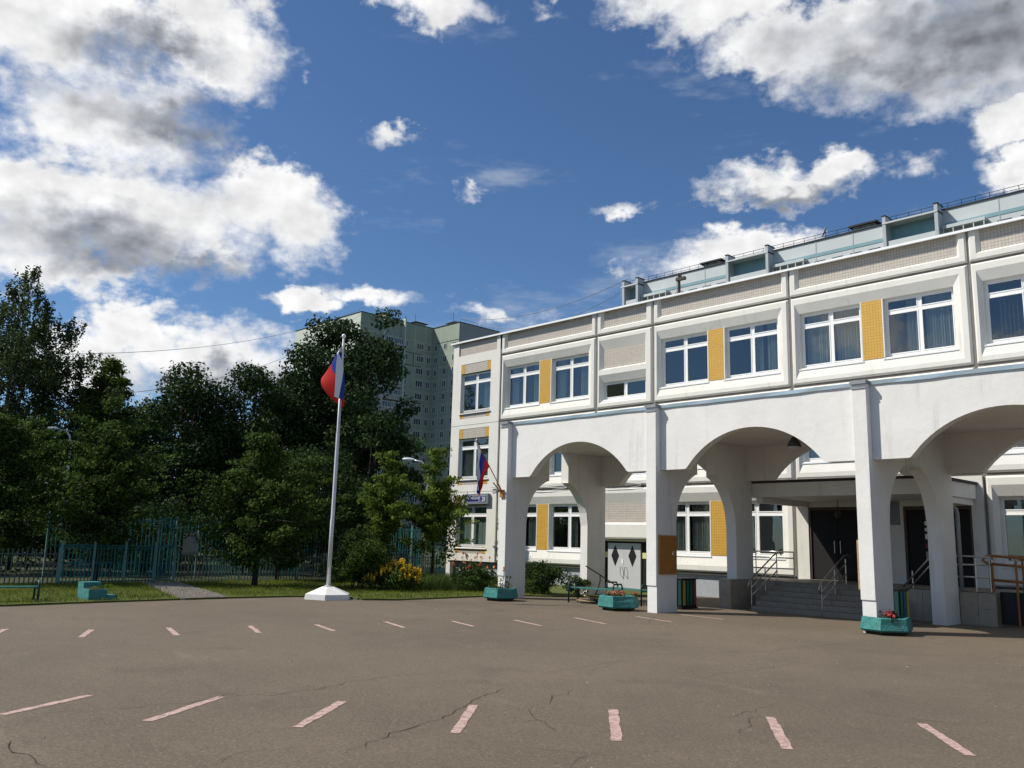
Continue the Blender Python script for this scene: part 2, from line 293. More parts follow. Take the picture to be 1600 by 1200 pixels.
# ------------------------------------------------------------------ mesh helpers
class MB:
    def __init__(s): s.v = []; s.f = []; s.m = []
    def add(s, vs, fs, mi=0):
        b = len(s.v); s.v += [tuple(map(float, q)) for q in vs]; s.f += [tuple(b + i for i in f) for f in fs]; s.m += [mi] * len(fs); return s
    def box(s, x0, x1, y0, y1, z0, z1, mi=0):
        return s.add([(x0, y0, z0), (x1, y0, z0), (x1, y1, z0), (x0, y1, z0), (x0, y0, z1), (x1, y0, z1), (x1, y1, z1), (x0, y1, z1)],
                     [(0, 3, 2, 1), (4, 5, 6, 7), (0, 1, 5, 4), (1, 2, 6, 5), (2, 3, 7, 6), (3, 0, 4, 7)], mi)
    def cbox(s, x0, x1, y0, y1, z0, z1, c=.01):          # box with its four upright edges and its rims chamfered
        P = [(x0 + c, y0), (x1 - c, y0), (x1, y0 + c), (x1, y1 - c), (x1 - c, y1), (x0 + c, y1), (x0, y1 - c), (x0, y0 + c)]
        return s.loft([(P, z0), (P, z1)])
    def loft(s, rings, cap=True):                          # rings of (2d points, z)
        n = len(rings[0][0]); vs = [(x, y, z) for P, z in rings for x, y in P]; fs = []
        for k in range(len(rings) - 1):
            for i in range(n): j = (i + 1) % n; fs.append((k * n + i, k * n + j, (k + 1) * n + j, (k + 1) * n + i))
        if cap: fs.append(tuple(range(n - 1, -1, -1))); fs.append(tuple((len(rings) - 1) * n + i for i in range(n)))
        return s.add(vs, fs)
    def rings(s, loops, close=False):                      # stitched rectangles (x0,x1,z0,z1,y), facing -y
        vs = []; fs = []
        for (x0, x1, z0, z1, y) in loops: vs += [(x0, y, z0), (x1, y, z0), (x1, y, z1), (x0, y, z1)]
        for k in range(len(loops) - 1):
            for i in range(4): j = (i + 1) % 4; fs.append((k * 4 + i, k * 4 + j, k * 4 + 4 + j, k * 4 + 4 + i))
        if close: b = (len(loops) - 1) * 4; fs.append((b, b + 1, b + 2, b + 3))
        return s.add(vs, fs)
    def tube(s, pts, r, n=8, cap=True):
        pts = [Vector(p) for p in pts]; rs = r if isinstance(r, (list, tuple)) else [r] * len(pts); vs = []; fs = []
        up = Vector((0, 0, 1)); t0 = (pts[1] - pts[0]).normalized()
        a = t0.cross(up) if abs(t0.z) < .95 else t0.cross(Vector((1, 0, 0))); a.normalize()
        for i, p in enumerate(pts):
            t = (pts[min(i + 1, len(pts) - 1)] - pts[max(i - 1, 0)]).normalized()
            a = (a - t * a.dot(t)).normalized(); b = t.cross(a)
            for k in range(n): w = 2 * math.pi * k / n; vs.append(p + (a * math.cos(w) + b * math.sin(w)) * rs[i])
        for i in range(len(pts) - 1):
            for k in range(n): j = (k + 1) % n; fs.append((i * n + k, i * n + j, (i + 1) * n + j, (i + 1) * n + k))
        if cap: fs.append(tuple(range(n - 1, -1, -1))); fs.append(tuple((len(pts) - 1) * n + k for k in range(n)))
        return s.add(vs, fs)
    def lathe(s, prof, c=(0, 0), n=16):                    # prof: (radius, z)
        return s.loft([([(c[0] + r * math.cos(2 * math.pi * k / n), c[1] + r * math.sin(2 * math.pi * k / n)) for k in range(n)], z) for r, z in prof])
    def mesh(s, name, off=(0, 0, 0), mats=None, smooth=False):
        me = bpy.data.meshes.new(name); me.from_pydata([(x - off[0], y - off[1], z - off[2]) for x, y, z in s.v], [], s.f)
        if any(s.m):
            me.polygons.foreach_set('material_index', s.m)
        if smooth: me.polygons.foreach_set('use_smooth', [True] * len(me.polygons))
        me.update(); return me
def setp(o, label=None, cat=None, group=None, kind=None):
    if label: o['label'] = label
    if cat: o['category'] = cat
    if group: o['group'] = group
    if kind: o['kind'] = kind
    return o
def thing(name, label, cat, loc=(0, 0, 0), group=None, rz=0):
    o = bpy.data.objects.new(name, None); o.empty_display_size = .2; COL.objects.link(o); o.location = loc; o.rotation_euler = (0, 0, rz)
    return setp(o, label, cat, group)
def wloc(o):
    return o.location + (wloc(o.parent) if o.parent else Vector())
def link(name, me, material=None, parent=None, loc=(0, 0, 0), label=None):
    """link a mesh under a parent, loc given relative to the parent"""
    o = bpy.data.objects.new(name, me); COL.objects.link(o); o.location = loc
    if material is not None and len(me.materials) == 0:
        for k in ([material] if isinstance(material, str) else material): me.materials.append(MATS[k])
    if parent is not None: o.parent = parent
    if label: o['label'] = label
    return o
def part(parent, name, mb, material, smooth=False, label=None):
    """mb holds world coordinates; parents here are never rotated"""
    off = wloc(parent) if parent is not None else Vector()
    return link(name, mb.mesh(name, off, smooth=smooth), material, parent, label=label)
def solo(name, mb, material, label, cat, base, group=None, smooth=False):
    o = link(name, mb.mesh(name, base, smooth=smooth), material, None, base)
    return setp(o, label, cat, group)
def struct(name, mb, material):
    return setp(part(None, name, mb, material), kind='structure')
rng = random.Random(7)

# ------------------------------------------------------------------ ground
struct('ground', MB().add([(-700, -500, -.03), (500, -500, -.03), (500, 700, -.03), (-700, 700, -.03)], [(0, 1, 2, 3)]), 'dirt_ground')
plaza = struct('plaza', MB().add([(5.0, -70, 0), (70, -70, 0), (70, .3, 0), (5.0, .3, 0)], [(0, 1, 2, 3)]), 'asphalt')
LAWN = [(7.2, -60), (6.85, -23.5), (6.72, -21.8), (6.40, -19.6), (6.22, -17.6), (6.12, -15.8), (6.22, -13.9), (6.5, -12.95), (7.4, -12.6), (8.1, -12.75), (8.55, -11.8), (8.45, -9.8), (8.25, -7.7),
        (8.5, -6.6), (9.6, -5.2), (10.3, -3.4), (10.4, .28), (-3.4, .28), (-2.4, -8.0), (-1.9, -14.5), (-1.6, -24.0), (-1.6, -60)]
def edge_wobble(poly, n0, n1):
    out = []; r = random.Random(3)
    for i, p in enumerate(poly):
        out.append(p)
        if n0 <= i < n1:
            q = poly[i + 1]; k = max(2, int(math.dist(p, q) / .22))
            for j in range(1, k):
                t = j / k; out.append((p[0] + (q[0] - p[0]) * t + r.uniform(-.035, .035), p[1] + (q[1] - p[1]) * t + r.uniform(-.03, .03)))
    return out
LW = edge_wobble(LAWN, 1, 16)
struct('lawn', MB().loft([(LW[::-1], -.02), (LW[::-1], .045)]), 'grass_sheet')
PATH = [(6.22, -17.35), (6.14, -15.95), (-1.4, -14.1), (-1.5, -15.4)]
struct('path', MB().loft([(edge_wobble(PATH + PATH[:1], 0, 4)[:-1], .0), (edge_wobble(PATH + PATH[:1], 0, 4)[:-1], .052)]), 'gravel')

def gravel_stones():
    g = np.random.default_rng(5); n = 5200; P = np.array([PATH[0], PATH[1], PATH[2], PATH[3]]); u = g.random(n); v = g.random(n)[:, None]; u = u[:, None]
    A = P[0] * (1 - v) + P[1] * v; B = P[3] * (1 - v) + P[2] * v; C = A * (1 - u ** 1.4) + B * u ** 1.4; r = g.uniform(.012, .038, n); V = np.zeros((n, 5, 3)); a0 = g.uniform(0, 6.28, n)
    for k in range(4): V[:, k, 0] = C[:, 0] + r * np.cos(a0 + k * 1.57); V[:, k, 1] = C[:, 1] + r * np.sin(a0 + k * 1.57); V[:, k, 2] = .05
    V[:, 4, :2] = C; V[:, 4, 2] = .05 + r * .9
    me = bpy.data.meshes.new('gravel_stones'); b = np.arange(n)[:, None] * 5; F = np.concatenate([b + np.array(t_) for t_ in ((0, 1, 4), (1, 2, 4), (2, 3, 4), (3, 0, 4))])
    me.from_pydata(V.reshape(-1, 3).tolist(), [], F.tolist()); setp(link('gravel_stones', me, 'gravel'), 'loose pale gravel on the path to the gate', 'gravel', kind='stuff')
gravel_stones()
# painted dashes and cracks of the plaza
DASH = [((20.06, -25.08), (19.46, -24.07)), ((21.15, -24.10), (20.34, -22.96)), ((22.24, -23.11), (21.34, -22.02)), ((23.33, -22.07), (22.36, -20.98)), ((24.47, -21.08), (23.45, -19.90)), ((25.64, -20.08), (24.75, -18.83)), ((26.81, -18.94), (25.93, -17.79)),
        ((13.81, -22.34), (12.67, -21.79)), ((12.97, -20.49), (14.30, -20.88)), ((13.35, -19.0), (14.6, -19.46)), ((13.72, -17.72), (14.97, -18.08)), ((13.86, -16.06), (15.12, -16.5)), ((14.43, -14.64), (15.61, -15.03)), ((14.91, -13.16), (16.22, -13.59)),
        ((15.17, -11.34), (16.62, -11.90)), ((15.66, -9.55), (17.08, -10.0)), ((15.84, -7.87), (17.3, -8.08)), ((13.0, -23.55), (11.88, -23.0))]
for a, b in DASH:
    a = Vector((*a, 0)); b = Vector((*b, 0)); d = (b - a).normalized(); n = Vector((-d.y, d.x, 0)) * .052
    L_, R_ = [], []; k = 14; r = random.Random(int(a.x * 100))
    for i in range(k + 1):
        q = a.lerp(b, i / k); e = .009
        L_.append(q + n + n.normalized() * r.uniform(-e, e)); R_.append(q - n + n.normalized() * r.uniform(-e, e))
    m = MB(); m.add([(p.x, p.y, .004) for p in L_ + R_], [(i, i + 1, k + 2 + i, k + 1 + i) for i in range(k)])
    part(plaza, 'painted_line', m, 'line_worn')
CRACKS = []
def crack(pts, w=.016, seed=0):
    r = random.Random(seed); P = []
    for i in range(len(pts) - 1):
        a = Vector((*pts[i], 0)); b = Vector((*pts[i + 1], 0)); k = max(2, int((b - a).length / .13)); n = Vector((-(b - a).y, (b - a).x, 0)).normalized()
        for j in range(k): P.append(a.lerp(b, j / k) + n * r.gauss(0, .035))
    P.append(Vector((*pts[-1], 0))); m = MB(); vs = []; K = len(P)
    for i, p in enumerate(P):
        t = (P[min(i + 1, K - 1)] - P[max(i - 1, 0)]).normalized(); n = Vector((-t.y, t.x, 0)); ww = w * r.uniform(.35, 1.15) * min(1, .25 + 3 * min(i, K - 1 - i) / K)
        vs += [(p.x + n.x * ww / 2, p.y + n.y * ww / 2, .005), (p.x - n.x * ww / 2, p.y - n.y * ww / 2, .005)]
    m.add(vs, [(2 * i, 2 * i + 1, 2 * i + 3, 2 * i + 2) for i in range(K - 1)])
    part(plaza, 'crack', m, 'crack')
CRACK_LINES = [([(20.08, -25.04), (20.26, -24.57), (20.39, -24.0), (20.49, -23.22), (20.26, -22.87), (20.53, -22.48), (20.55, -21.99), (20.22, -21.05), (20.19, -20.22), (20.35, -19.45)], 0.02), ([(21.16, -25.36), (21.72, -25.38), (22.03, -25.3), (22.4, -25.34)], 0.03), ([(23.12, -24.4), (22.84, -24.02), (22.88, -23.75), (22.98, -23.38)], 0.012), ([(23.38, -23.32), (23.13, -22.82), (22.89, -22.23), (22.75, -21.76), (22.19, -20.95), (21.87, -20.25), (21.66, -19.72)], 0.022), ([(21.12, -18.71), (21.09, -17.88), (20.94, -17.13), (21.03, -15.9)], 0.018), ([(21.69, -18.58), (21.35, -17.83), (21.1, -17.02)], 0.014), ([(22.8, -20.37), (22.5, -19.81), (22.46, -19.63), (22.32, -19.28)], 0.02), ([(22.72, -20.54), (23.35, -20.98), (23.9, -21.3)], 0.016), ([(24.13, -22.1), (24.47, -21.81), (24.84, -21.56)], 0.014), ([(24.84, -22.17), (24.73, -21.77), (24.82, -21.58)], 0.012), ([(24.5, -19.35), (24.39, -18.53), (24.36, -17.89)], 0.014), ([(25.05, -19.94), (24.78, -19.31), (24.45, -18.57)], 0.014), ([(24.3, -17.77), (25.19, -17.68), (25.9, -17.54), (26.76, -17.26)], 0.014), ([(22.74, -17.31), (22.61, -16.57), (22.76, -14.44)], 0.014), ([(20.53, -15.66), (21.03, -14.53), (21.56, -13.33), (21.54, -11.91), (21.83, -9.98)], 0.018), ([(17.12, -10.94), (16.16, -9.57), (15.76, -8.71)], 0.03), ([(16.39, -9.88), (18.07, -11.35), (19.1, -11.66), (19.91, -11.72)], 0.014), ([(23.34, -21.77), (23.31, -21.31), (23.39, -20.93)], 0.01), ([(16.9, -23.87), (16.74, -23.08), (16.75, -22.56)], 0.012), ([(22.64, -20.46), (23.31, -21.31)], 0.012)]
for i, (pts, w) in enumerate(CRACK_LINES): crack(pts, w * .48, i)

def grit():
    g = np.random.default_rng(12); n = 900; C = np.stack([g.uniform(9, 32, n), g.uniform(-27, -8.5, n)], 1); r = g.uniform(.006, .017, n) * (1 + (g.random(n) > .96) * 1.2); V = np.zeros((n, 5, 3)); a0 = g.uniform(0, 6.28, n)
    for k in range(4): V[:, k, 0] = C[:, 0] + r * np.cos(a0 + k * 1.57); V[:, k, 1] = C[:, 1] + r * np.sin(a0 + k * 1.57) * .7; V[:, k, 2] = .001
    V[:, 4, :2] = C; V[:, 4, 2] = .001 + r * .8; b = np.arange(n)[:, None] * 5; F = np.concatenate([b + np.array(t_) for t_ in ((0, 1, 4), (1, 2, 4), (2, 3, 4), (3, 0, 4))])
    me = bpy.data.meshes.new('grit'); me.from_pydata(V.reshape(-1, 3).tolist(), [], F.tolist()); setp(link('grit', me, 'gravel'), 'loose grit scattered over the asphalt', 'grit', kind='stuff')
grit()
# ------------------------------------------------------------------ the school building
S = thing('school_building', 'long white panel school building with yellow tiled piers between its windows', 'building', (0, 0, 0))
ZT, ZM, ZG = 7.38, 4.11, .84            # floor joints
WB = {2: 8.03, 1: 4.77, 0: 1.52}        # window bottoms per storey
WH, WW = 1.95, 2.20
# shared window meshes (origin: lower left corner, front of frame at y=0)
def win_frame(W, H, trans=True, upper=.46):
    m = MB(); t = .075; d = .07
    m.box(0, W, 0, d, 0, t); m.box(0, W, 0, d, H - t, H); m.box(0, t, 0, d, t, H - t); m.box(W - t, W, 0, d, t, H - t)
    cx = W / 2; m.box(cx - .05, cx + .05, .002, d - .002, t, H - t)
    panes = []
    zt = H - upper if trans else H - t
    if trans:
        for (x0, x1) in ((t, cx - .05), (cx + .05, W - t)): m.box(x0, x1, .001, d - .003, zt - .05, zt + .05)
    rows = [(t, zt - .05 if trans else zt)] + ([(zt + .05, H - t)] if trans else [])
    for (x0, x1) in ((t, cx - .05), (cx + .05, W - t)):
        for (z0, z1) in rows:
            e = .032; dd = -.012          # sash profile standing proud of the frame
            m.box(x0, x1, dd, .03, z0, z0 + e); m.box(x0, x1, dd, .03, z1 - e, z1); m.box(x0, x0 + e, dd, .03, z0 + e, z1 - e); m.box(x1 - e, x1, dd, .03, z0 + e, z1 - e)
            panes.append((x0 + e, x1 - e, z0 + e, z1 - e))
    return m.mesh('window_frame'), panes
def pane_mesh(w, h):
    return MB().box(0, w, .020, .028, 0, h).mesh('pane')
def curtain_mesh(w, h, folds, amp=.05, seed=0):
    r = random.Random(seed); n = folds * 6; m = MB(); vs = []
    for i in range(n + 1):
        x = w * i / n; y = amp * math.sin(2 * math.pi * i / 6 + r.uniform(-.3, .3)) + r.uniform(-.008, .008)
        vs += [(x, y, 0), (x + r.uniform(-.01, .01), y, h)]
    m.add(vs, [(2 * i, 2 * i + 2, 2 * i + 3, 2 * i + 1) for i in range(n)]); return m.mesh('curtain')
FRAME, PANES = win_frame(WW, WH); FRAME.materials.append(MATS['pvc'])
PM = [pane_mesh(p[1] - p[0], p[3] - p[2]) for p in PANES]
for p in PM: p.materials.append(MATS['glass'])
SILL = MB().add([(-.06, -.20, -.065), (WW + .06, -.20, -.065), (WW + .06, .0, -.01), (-.06, .0, -.01), (-.06, -.20, -.10), (WW + .06, -.20, -.10), (WW + .06, .0, -.05), (-.06, .0, -.05)],
                [(0, 1, 2, 3), (4, 7, 6, 5), (0, 4, 5, 1), (1, 5, 6, 2), (3, 7, 4, 0), (2, 6, 7, 3)]).mesh('sill'); SILL.materials.append(MATS['metal_sill'])
CURT = {}
for nm, (w, f, mt, am) in {'a': (.55, 5, 'curtain_white', .05), 'b': (1.0, 8, 'curtain_white', .05), 'v': (.9, 11, 'curtain_white', .025), 'g': (2.0, 4, 'curtain_green', .012), 'h': (.45, 4, 'curtain_white', .05), 'k': (.9, 8, 'curtain_brown', .05)}.items():
    CURT[nm] = curtain_mesh(w, WH - .1, f, am, len(CURT)); CURT[nm].materials.append(MATS[mt])
def window(parent, x, y, z, curtains=(), sill=True):
    o = link('window', FRAME, None, parent, (x, y, z))
    for p, me in zip(PANES, PM): link('pane', me, None, o, (p[0], 0, p[2]))
    if sill: link('sill', SILL, None, o, (0, 0, 0))
    for (c, cx) in curtains: link('curtain', CURT[c], None, o, (cx, .16, .05))
    return o
def panel(bx, z0, z1, opens, name='wall_panel'):
    """one precast panel: bevelled rim, flat face, splayed opening(s)"""
    x0, x1 = bx; g = .05; c = .06
    m = MB(); lo = (x0 + g, x1 - g, z0 + g, z1 - g)
    m.rings([(lo[0], lo[1], lo[2], lo[3], .10), (lo[0], lo[1], lo[2], lo[3], c), (lo[0] + c, lo[1] - c, lo[2] + c, lo[3] - c, 0)])
    ix0, ix1, iz0, iz1 = lo[0] + c, lo[1] - c, lo[2] + c, lo[3] - c
    zs = iz0
    opens = sorted(opens, key=lambda o: o['o'][2])
    for op in opens:
        a0, a1, b0, b1 = op['o']
        m.add([(ix0, 0, zs), (ix1, 0, zs), (ix1, 0, b0), (ix0, 0, b0)], [(0, 1, 2, 3)])
        m.add([(ix0, 0, b0), (a0, 0, b0), (a0, 0, b1), (ix0, 0, b1)], [(0, 1, 2, 3)])
        m.add([(a1, 0, b0), (ix1, 0, b0), (ix1, 0, b1), (a1, 0, b1)], [(0, 1, 2, 3)])
        i0, i1, j0, j1 = op['i']; m.rings([(a0, a1, b0, b1, 0), (i0, i1, j0, j1, op['d']), (i0, i1, j0, j1, op.get('d2', op['d'] + .15))], close=op.get('close', False))
        zs = b1
    m.add([(ix0, 0, zs), (ix1, 0, zs), (ix1, 0, iz1), (ix0, 0, iz1)], [(0, 1, 2, 3)])
    return part(S, name, m, 'panel_white')
BAYS = {'A': 0., 'C': 9., 'D': 15., 'E': 21.}
PIER = {}
curtain_plan = {('A', 2, 0): (('h', .15), ('a', 1.55)), ('A', 2, 1): (('a', .1), ('a', 1.5)), ('C', 2, 0): (), ('C', 2, 1): (('h', 1.0), ('a', 1.6)),
                ('D', 2, 0): (('v', .12), ('h', 1.2), ('h', 1.62)), ('D', 2, 1): (('h', .62), ('v', 1.22)), ('E', 2, 0): (('k', .3),), ('A', 0, 0): (('a', 1.4),), ('A', 0, 1): (('h', 1.0), ('a', 1.55)), ('C', 0, 0): (('v', .1), ('v', 1.2)), ('C', 0, 1): (),
                ('C', 1, 0): (('k', .1), ('k', 1.2)), ('A', 1, 1): (('k', .1), ('k', 1.2)), ('E', 0, 0): (('v', 1.2),)}
for b, s0 in BAYS.items():
    for fl, (z0, z1) in {2: (ZT, 10.60), 1: (ZM, ZT), 0: (ZG, ZM)}.items():
        if b == 'D' and fl == 0: continue
        wb = WB[fl]
        panel((s0, s0 + 6), z0, z1, [dict(o=(s0 + .20, s0 + 5.72, wb - .40, wb + WH + .32), i=(s0 + .32, s0 + 5.48, wb - .02, wb + WH), d=.125, d2=.40)])
        # tiled pier between the two windows
        m = MB(); m.box(s0 + 2.56, s0 + 3.24, .105, .40, wb - .02, wb + WH - .002); part(S, 'tiled_pier', m, 'yellow_tile')
        m = MB()
        for (a, c_) in ((2.52, 2.56), (3.24, 3.28)): m.box(s0 + a, s0 + c_, .10, .401, wb - .02, wb + WH - .002)
        part(S, 'pier_trim', m, 'panel_white')
        for k, wx in enumerate((.32, 3.28)):
            window(S, s0 + wx, .27, wb, curtain_plan.get((b, fl, k), (('a', .1), ('h', 1.6)) if k else (('h', .1),)))
    m = MB()
    # parapet panel with a tiled inset
    x0, x1 = s0 + .035, s0 + 5.965
    m.rings([(x0, x1, 10.635, 11.62, .10), (x0, x1, 10.635, 11.62, .045), (x0 + .045, x1 - .045, 10.68, 11.62, 0)])
    a0, a1, b0 = s0 + .24, s0 + 5.76, 10.84
    m.add([(x0 + .045, 0, 10.68), (x1 - .045, 0, 10.68), (x1 - .045, 0, b0), (x0 + .045, 0, b0)], [(0, 1, 2, 3)])
    m.add([(x0 + .045, 0, b0), (a0, 0, b0), (a0, 0, 11.62), (x0 + .045, 0, 11.62)], [(0, 1, 2, 3)])
    m.add([(a1, 0, b0), (x1 - .045, 0, b0), (x1 - .045, 0, 11.62), (a1, 0, 11.62)], [(0, 1, 2, 3)])
    m.rings([(a0, a1, b0, 11.63, 0), (a0 + .10, a1 - .10, b0 + .08, 11.63, .12)])
    part(S, 'parapet_panel', m, 'panel_white')
    part(S, 'tile_panel', MB().box(a0 + .10, a1 - .10, .118, .2, b0 + .08, 11.63), 'cream_tile')
# bay B (stair and service bay, 6..9)
s0 = 6.
m = MB(); x0, x1 = s0 + .035, s0 + 2.965
m.rings([(x0, x1, 10.635, 11.62, .10), (x0, x1, 10.635, 11.62, .045), (x0 + .045, x1 - .045, 10.68, 11.62, 0)])
a0, a1, b0 = s0 + .24, s0 + 2.70, 10.84
m.add([(x0 + .045, 0, 10.68), (x1 - .045, 0, 10.68), (x1 - .045, 0, b0), (x0 + .045, 0, b0)], [(0, 1, 2, 3)])
m.add([(x0 + .045, 0, b0), (a0, 0, b0), (a0, 0, 11.62), (x0 + .045, 0, 11.62)], [(0, 1, 2, 3)])
m.add([(a1, 0, b0), (x1 - .045, 0, b0), (x1 - .045, 0, 11.62), (a1, 0, 11.62)], [(0, 1, 2, 3)])
m.rings([(a0, a1, b0, 11.63, 0), (a0 + .10, a1 - .10, b0 + .08, 11.63, .12)])
part(S, 'parapet_panel', m, 'panel_white'); part(S, 'tile_panel', MB().box(a0 + .10, a1 - .10, .118, .2, b0 + .08, 11.63), 'cream_tile')
SF, SP = win_frame(2.26, .74, trans=False)
for fl, dz in ((2, 0.), (1, -3.26)):
    panel((6, 9), ZT + dz if fl == 2 else ZM, 10.60 + dz if fl == 2 else ZT, [
        dict(o=(6.18, 8.66, 9.06 + dz, 10.35 + dz), i=(6.32, 8.52, 9.14 + dz, 9.97 + dz), d=.15, d2=.16),
        dict(o=(6.18, 8.66, 7.62 + dz, 8.84 + dz), i=(6.29, 8.55, 7.80 + dz, 8.54 + dz), d=.15, d2=.40)])
    part(S, 'tile_panel', MB().box(6.32, 8.52, .148, .22, 9.14 + dz, 9.97 + dz), 'cream_tile')
    o = link('window', SF, 'pvc', S, (6.29, .27, 7.80 + dz))
    for k, p in enumerate(SP):
        pm = MB().box(0, p[1] - p[0], .020, .028, 0, p[3] - p[2]).mesh('pane'); q = link('pane', pm, 'glass', o, (p[0], 0, p[2]))
        if k == 0: q.rotation_euler = (R(9), 0, 0)
    sm = MB().add([(-.05, -.2, -.065), (2.31, -.2, -.065), (2.31, 0, -.01), (-.05, 0, -.01), (-.05, -.2, -.1), (2.31, -.2, -.1), (2.31, 0, -.05), (-.05, 0, -.05)],
                  [(0, 1, 2, 3), (4, 7, 6, 5), (0, 4, 5, 1), (1, 5, 6, 2), (3, 7, 4, 0), (2, 6, 7, 3)]).mesh('sill')
    link('sill', sm, 'metal_sill', o)
panel((6, 9), 1.98, ZM, [dict(o=(6.18, 8.66, 2.60, 3.86), i=(6.30, 8.54, 2.68, 3.46), d=.15, d2=.16)])
part(S, 'tile_panel', MB().box(6.30, 8.54, .148, .22, 2.68, 3.46), 'cream_tile')
m = MB(); m.add([(6.035, 0, 2.0), (8.965, 0, 2.0), (8.965, .30, 1.93), (6.035, .30, 1.93)], [(0, 3, 2, 1)])
m.box(6.035, 6.24, 0.001, .4, .0, 2.0); m.box(8.80, 8.965, 0.001, .4, .0, 2.0); part(S, 'door_surround', m, 'panel_white')
part(S, 'door_jamb', MB().box(6.24, 8.80, .33, .42, .0, 1.96), 'black')
d = part(S, 'door', MB().box(6.52, 7.345, .26, .32, .08, 1.86).box(7.352, 8.18, .26, .32, .08, 1.86), 'steel_door', label='grey steel double door with black diamond panes')
for cx in (6.90, 7.78):
    part(d, 'diamond_pane', MB().add([(cx - .20, .252, 1.36), (cx, .252, .94), (cx + .20, .252, 1.36), (cx, .252, 1.78), (cx - .20, .265, 1.36), (cx, .265, .94), (cx + .20, .265, 1.36), (cx, .265, 1.78)],
                                     [(0, 1, 2, 3), (0, 4, 5, 1), (1, 5, 6, 2), (2, 6, 7, 3), (3, 7, 4, 0)]), 'black')
for cx in (7.24, 7.46):
    part(d, 'handle', MB().tube([(cx, .26, .92), (cx, .17, .90), (cx - .0, .16, .60), (cx, .26, .56)], .013, 6), 'steel')
part(d, 'lock_plate', MB().box(7.24, 7.31, .250, .262, 1.05, 1.22), 'flash_white')
for x in (6.28, 8.22):
    part(d, 'reflector', MB().box(x, x + .2, .318, .329, 1.28, 1.50), 'reflect_yellow')
# left end bay (-3.5..0): flush wall, tile bands over and under each window
for fl, (z0, z1) in {2: (ZT, 10.60), 1: (ZM, ZT), 0: (ZG, ZM)}.items():
    wb = WB[fl]; m = MB(); X0, X1 = -3.5, -.035; zA, zB = z0 + .012, (z1 - .012 if fl < 2 else 11.62)
    w0, w1 = -2.87, -.67
    m.add([(X0, 0, zA), (X1, 0, zA), (X1, 0, wb - .32), (X0, 0, wb - .32)], [(0, 1, 2, 3)])
    m.add([(X0, 0, wb - .32), (w0, 0, wb - .32), (w0, 0, wb + WH + .48), (X0, 0, wb + WH + .48)], [(0, 1, 2, 3)])
    m.add([(w1, 0, wb - .32), (X1, 0, wb - .32), (X1, 0, wb + WH + .48), (w1, 0, wb + WH + .48)], [(0, 1, 2, 3)])
    top = 10.92 if fl == 2 else zB
    m.add([(X0, 0, wb + WH + .48), (X1, 0, wb + WH + .48), (X1, 0, top), (X0, 0, top)], [(0, 1, 2, 3)])
    m.rings([(w0, w1, wb, wb + WH, 0), (w0, w1, wb, wb + WH, .35)])
    m.box(X0, X0 + .4, .001, .35, zA, zB); m.box(X1 - .12, X1, .001, .2, zA, zB)
    if fl == 2:
        m.box(X0, X0 + .38, .0005, .3, 10.92, 11.62); m.box(X1 - .25, X1, .0005, .3, 10.92, 11.62)
    part(S, 'wall_panel', m, 'panel_white')
    for (z_, h_) in ((wb + WH + .0, .48), (wb - .32, .32)):
        part(S, 'tile_panel', MB().box(w0, w1, .012, .2, z_, z_ + h_), 'cream_tile')
        for xx in (w0, w1 - .27): part(S, 'corner_tile', MB().box(xx, xx + .27, .004, .1, z_ + .02, z_ + h_ - .02), 'yellow_tile')
    window(S, w0, .14, wb, {2: (('a', 1.45),), 1: (('b', .1), ('b', 1.1)), 0: (('g', .1),)}[fl])
part(S, 'tile_panel', MB().box(-3.12, -.285, .06, .2, 10.92, 11.62), 'cream_tile')
# entrance bay D, ground floor
m = MB(); x0, x1 = 15.035, 20.965
for (a, c_, z0, z1) in ((x0, 15.46, .6, 3.20), (17.42, 18.62, .6, 3.20), (20.62, x1, .6, 3.20), (x0, x1, 3.20, ZM - .035)):
    m.box(a, c_, 0, .3, z0, z1)
part(S, 'wall_panel', m, 'panel_white')
for (a, c_) in ((15.46, 17.42), (18.62, 20.62)):
    part(S, 'door_frame', MB().box(a, a + .07, .03, .2, .83, 3.2).box(c_ - .07, c_, .03, .2, .83, 3.2).box(a + .07, c_ - .07, .03, .2, 3.1, 3.2), 'door_frame')
    dd = part(S, 'door', MB().box(a + .07, (a + c_) / 2 - .006, .08, .14, .84, 3.1).box((a + c_) / 2 + .006, c_ - .07, .08, .14, .84, 3.1), 'dark_door')
    for cx in ((a + c_) / 2 - .1, (a + c_) / 2 + .1): part(dd, 'handle', MB().tube([(cx, .08, 1.7), (cx, .02, 1.7), (cx, .02, 2.1), (cx, .08, 2.1)], .014, 6), 'steel')
    if a > 18:
        for z, w, h, mt in ((2.62, .38, .12, 'sign_white'), (2.44, .42, .10, 'sign_white'), (2.2, .3, .16, 'sign_white'), (1.92, .34, .14, 'bin_red'), (1.55, .44, .28, 'tile_grey')):
            part(dd, 'paper_notice', MB().box(a + .60, a + .60 + w, .072, .079, z, z + h), mt)
part(S, 'door_plate', MB().box(18.22, 18.52, -.03, .01, 2.62, 3.35), 'sign_grey')
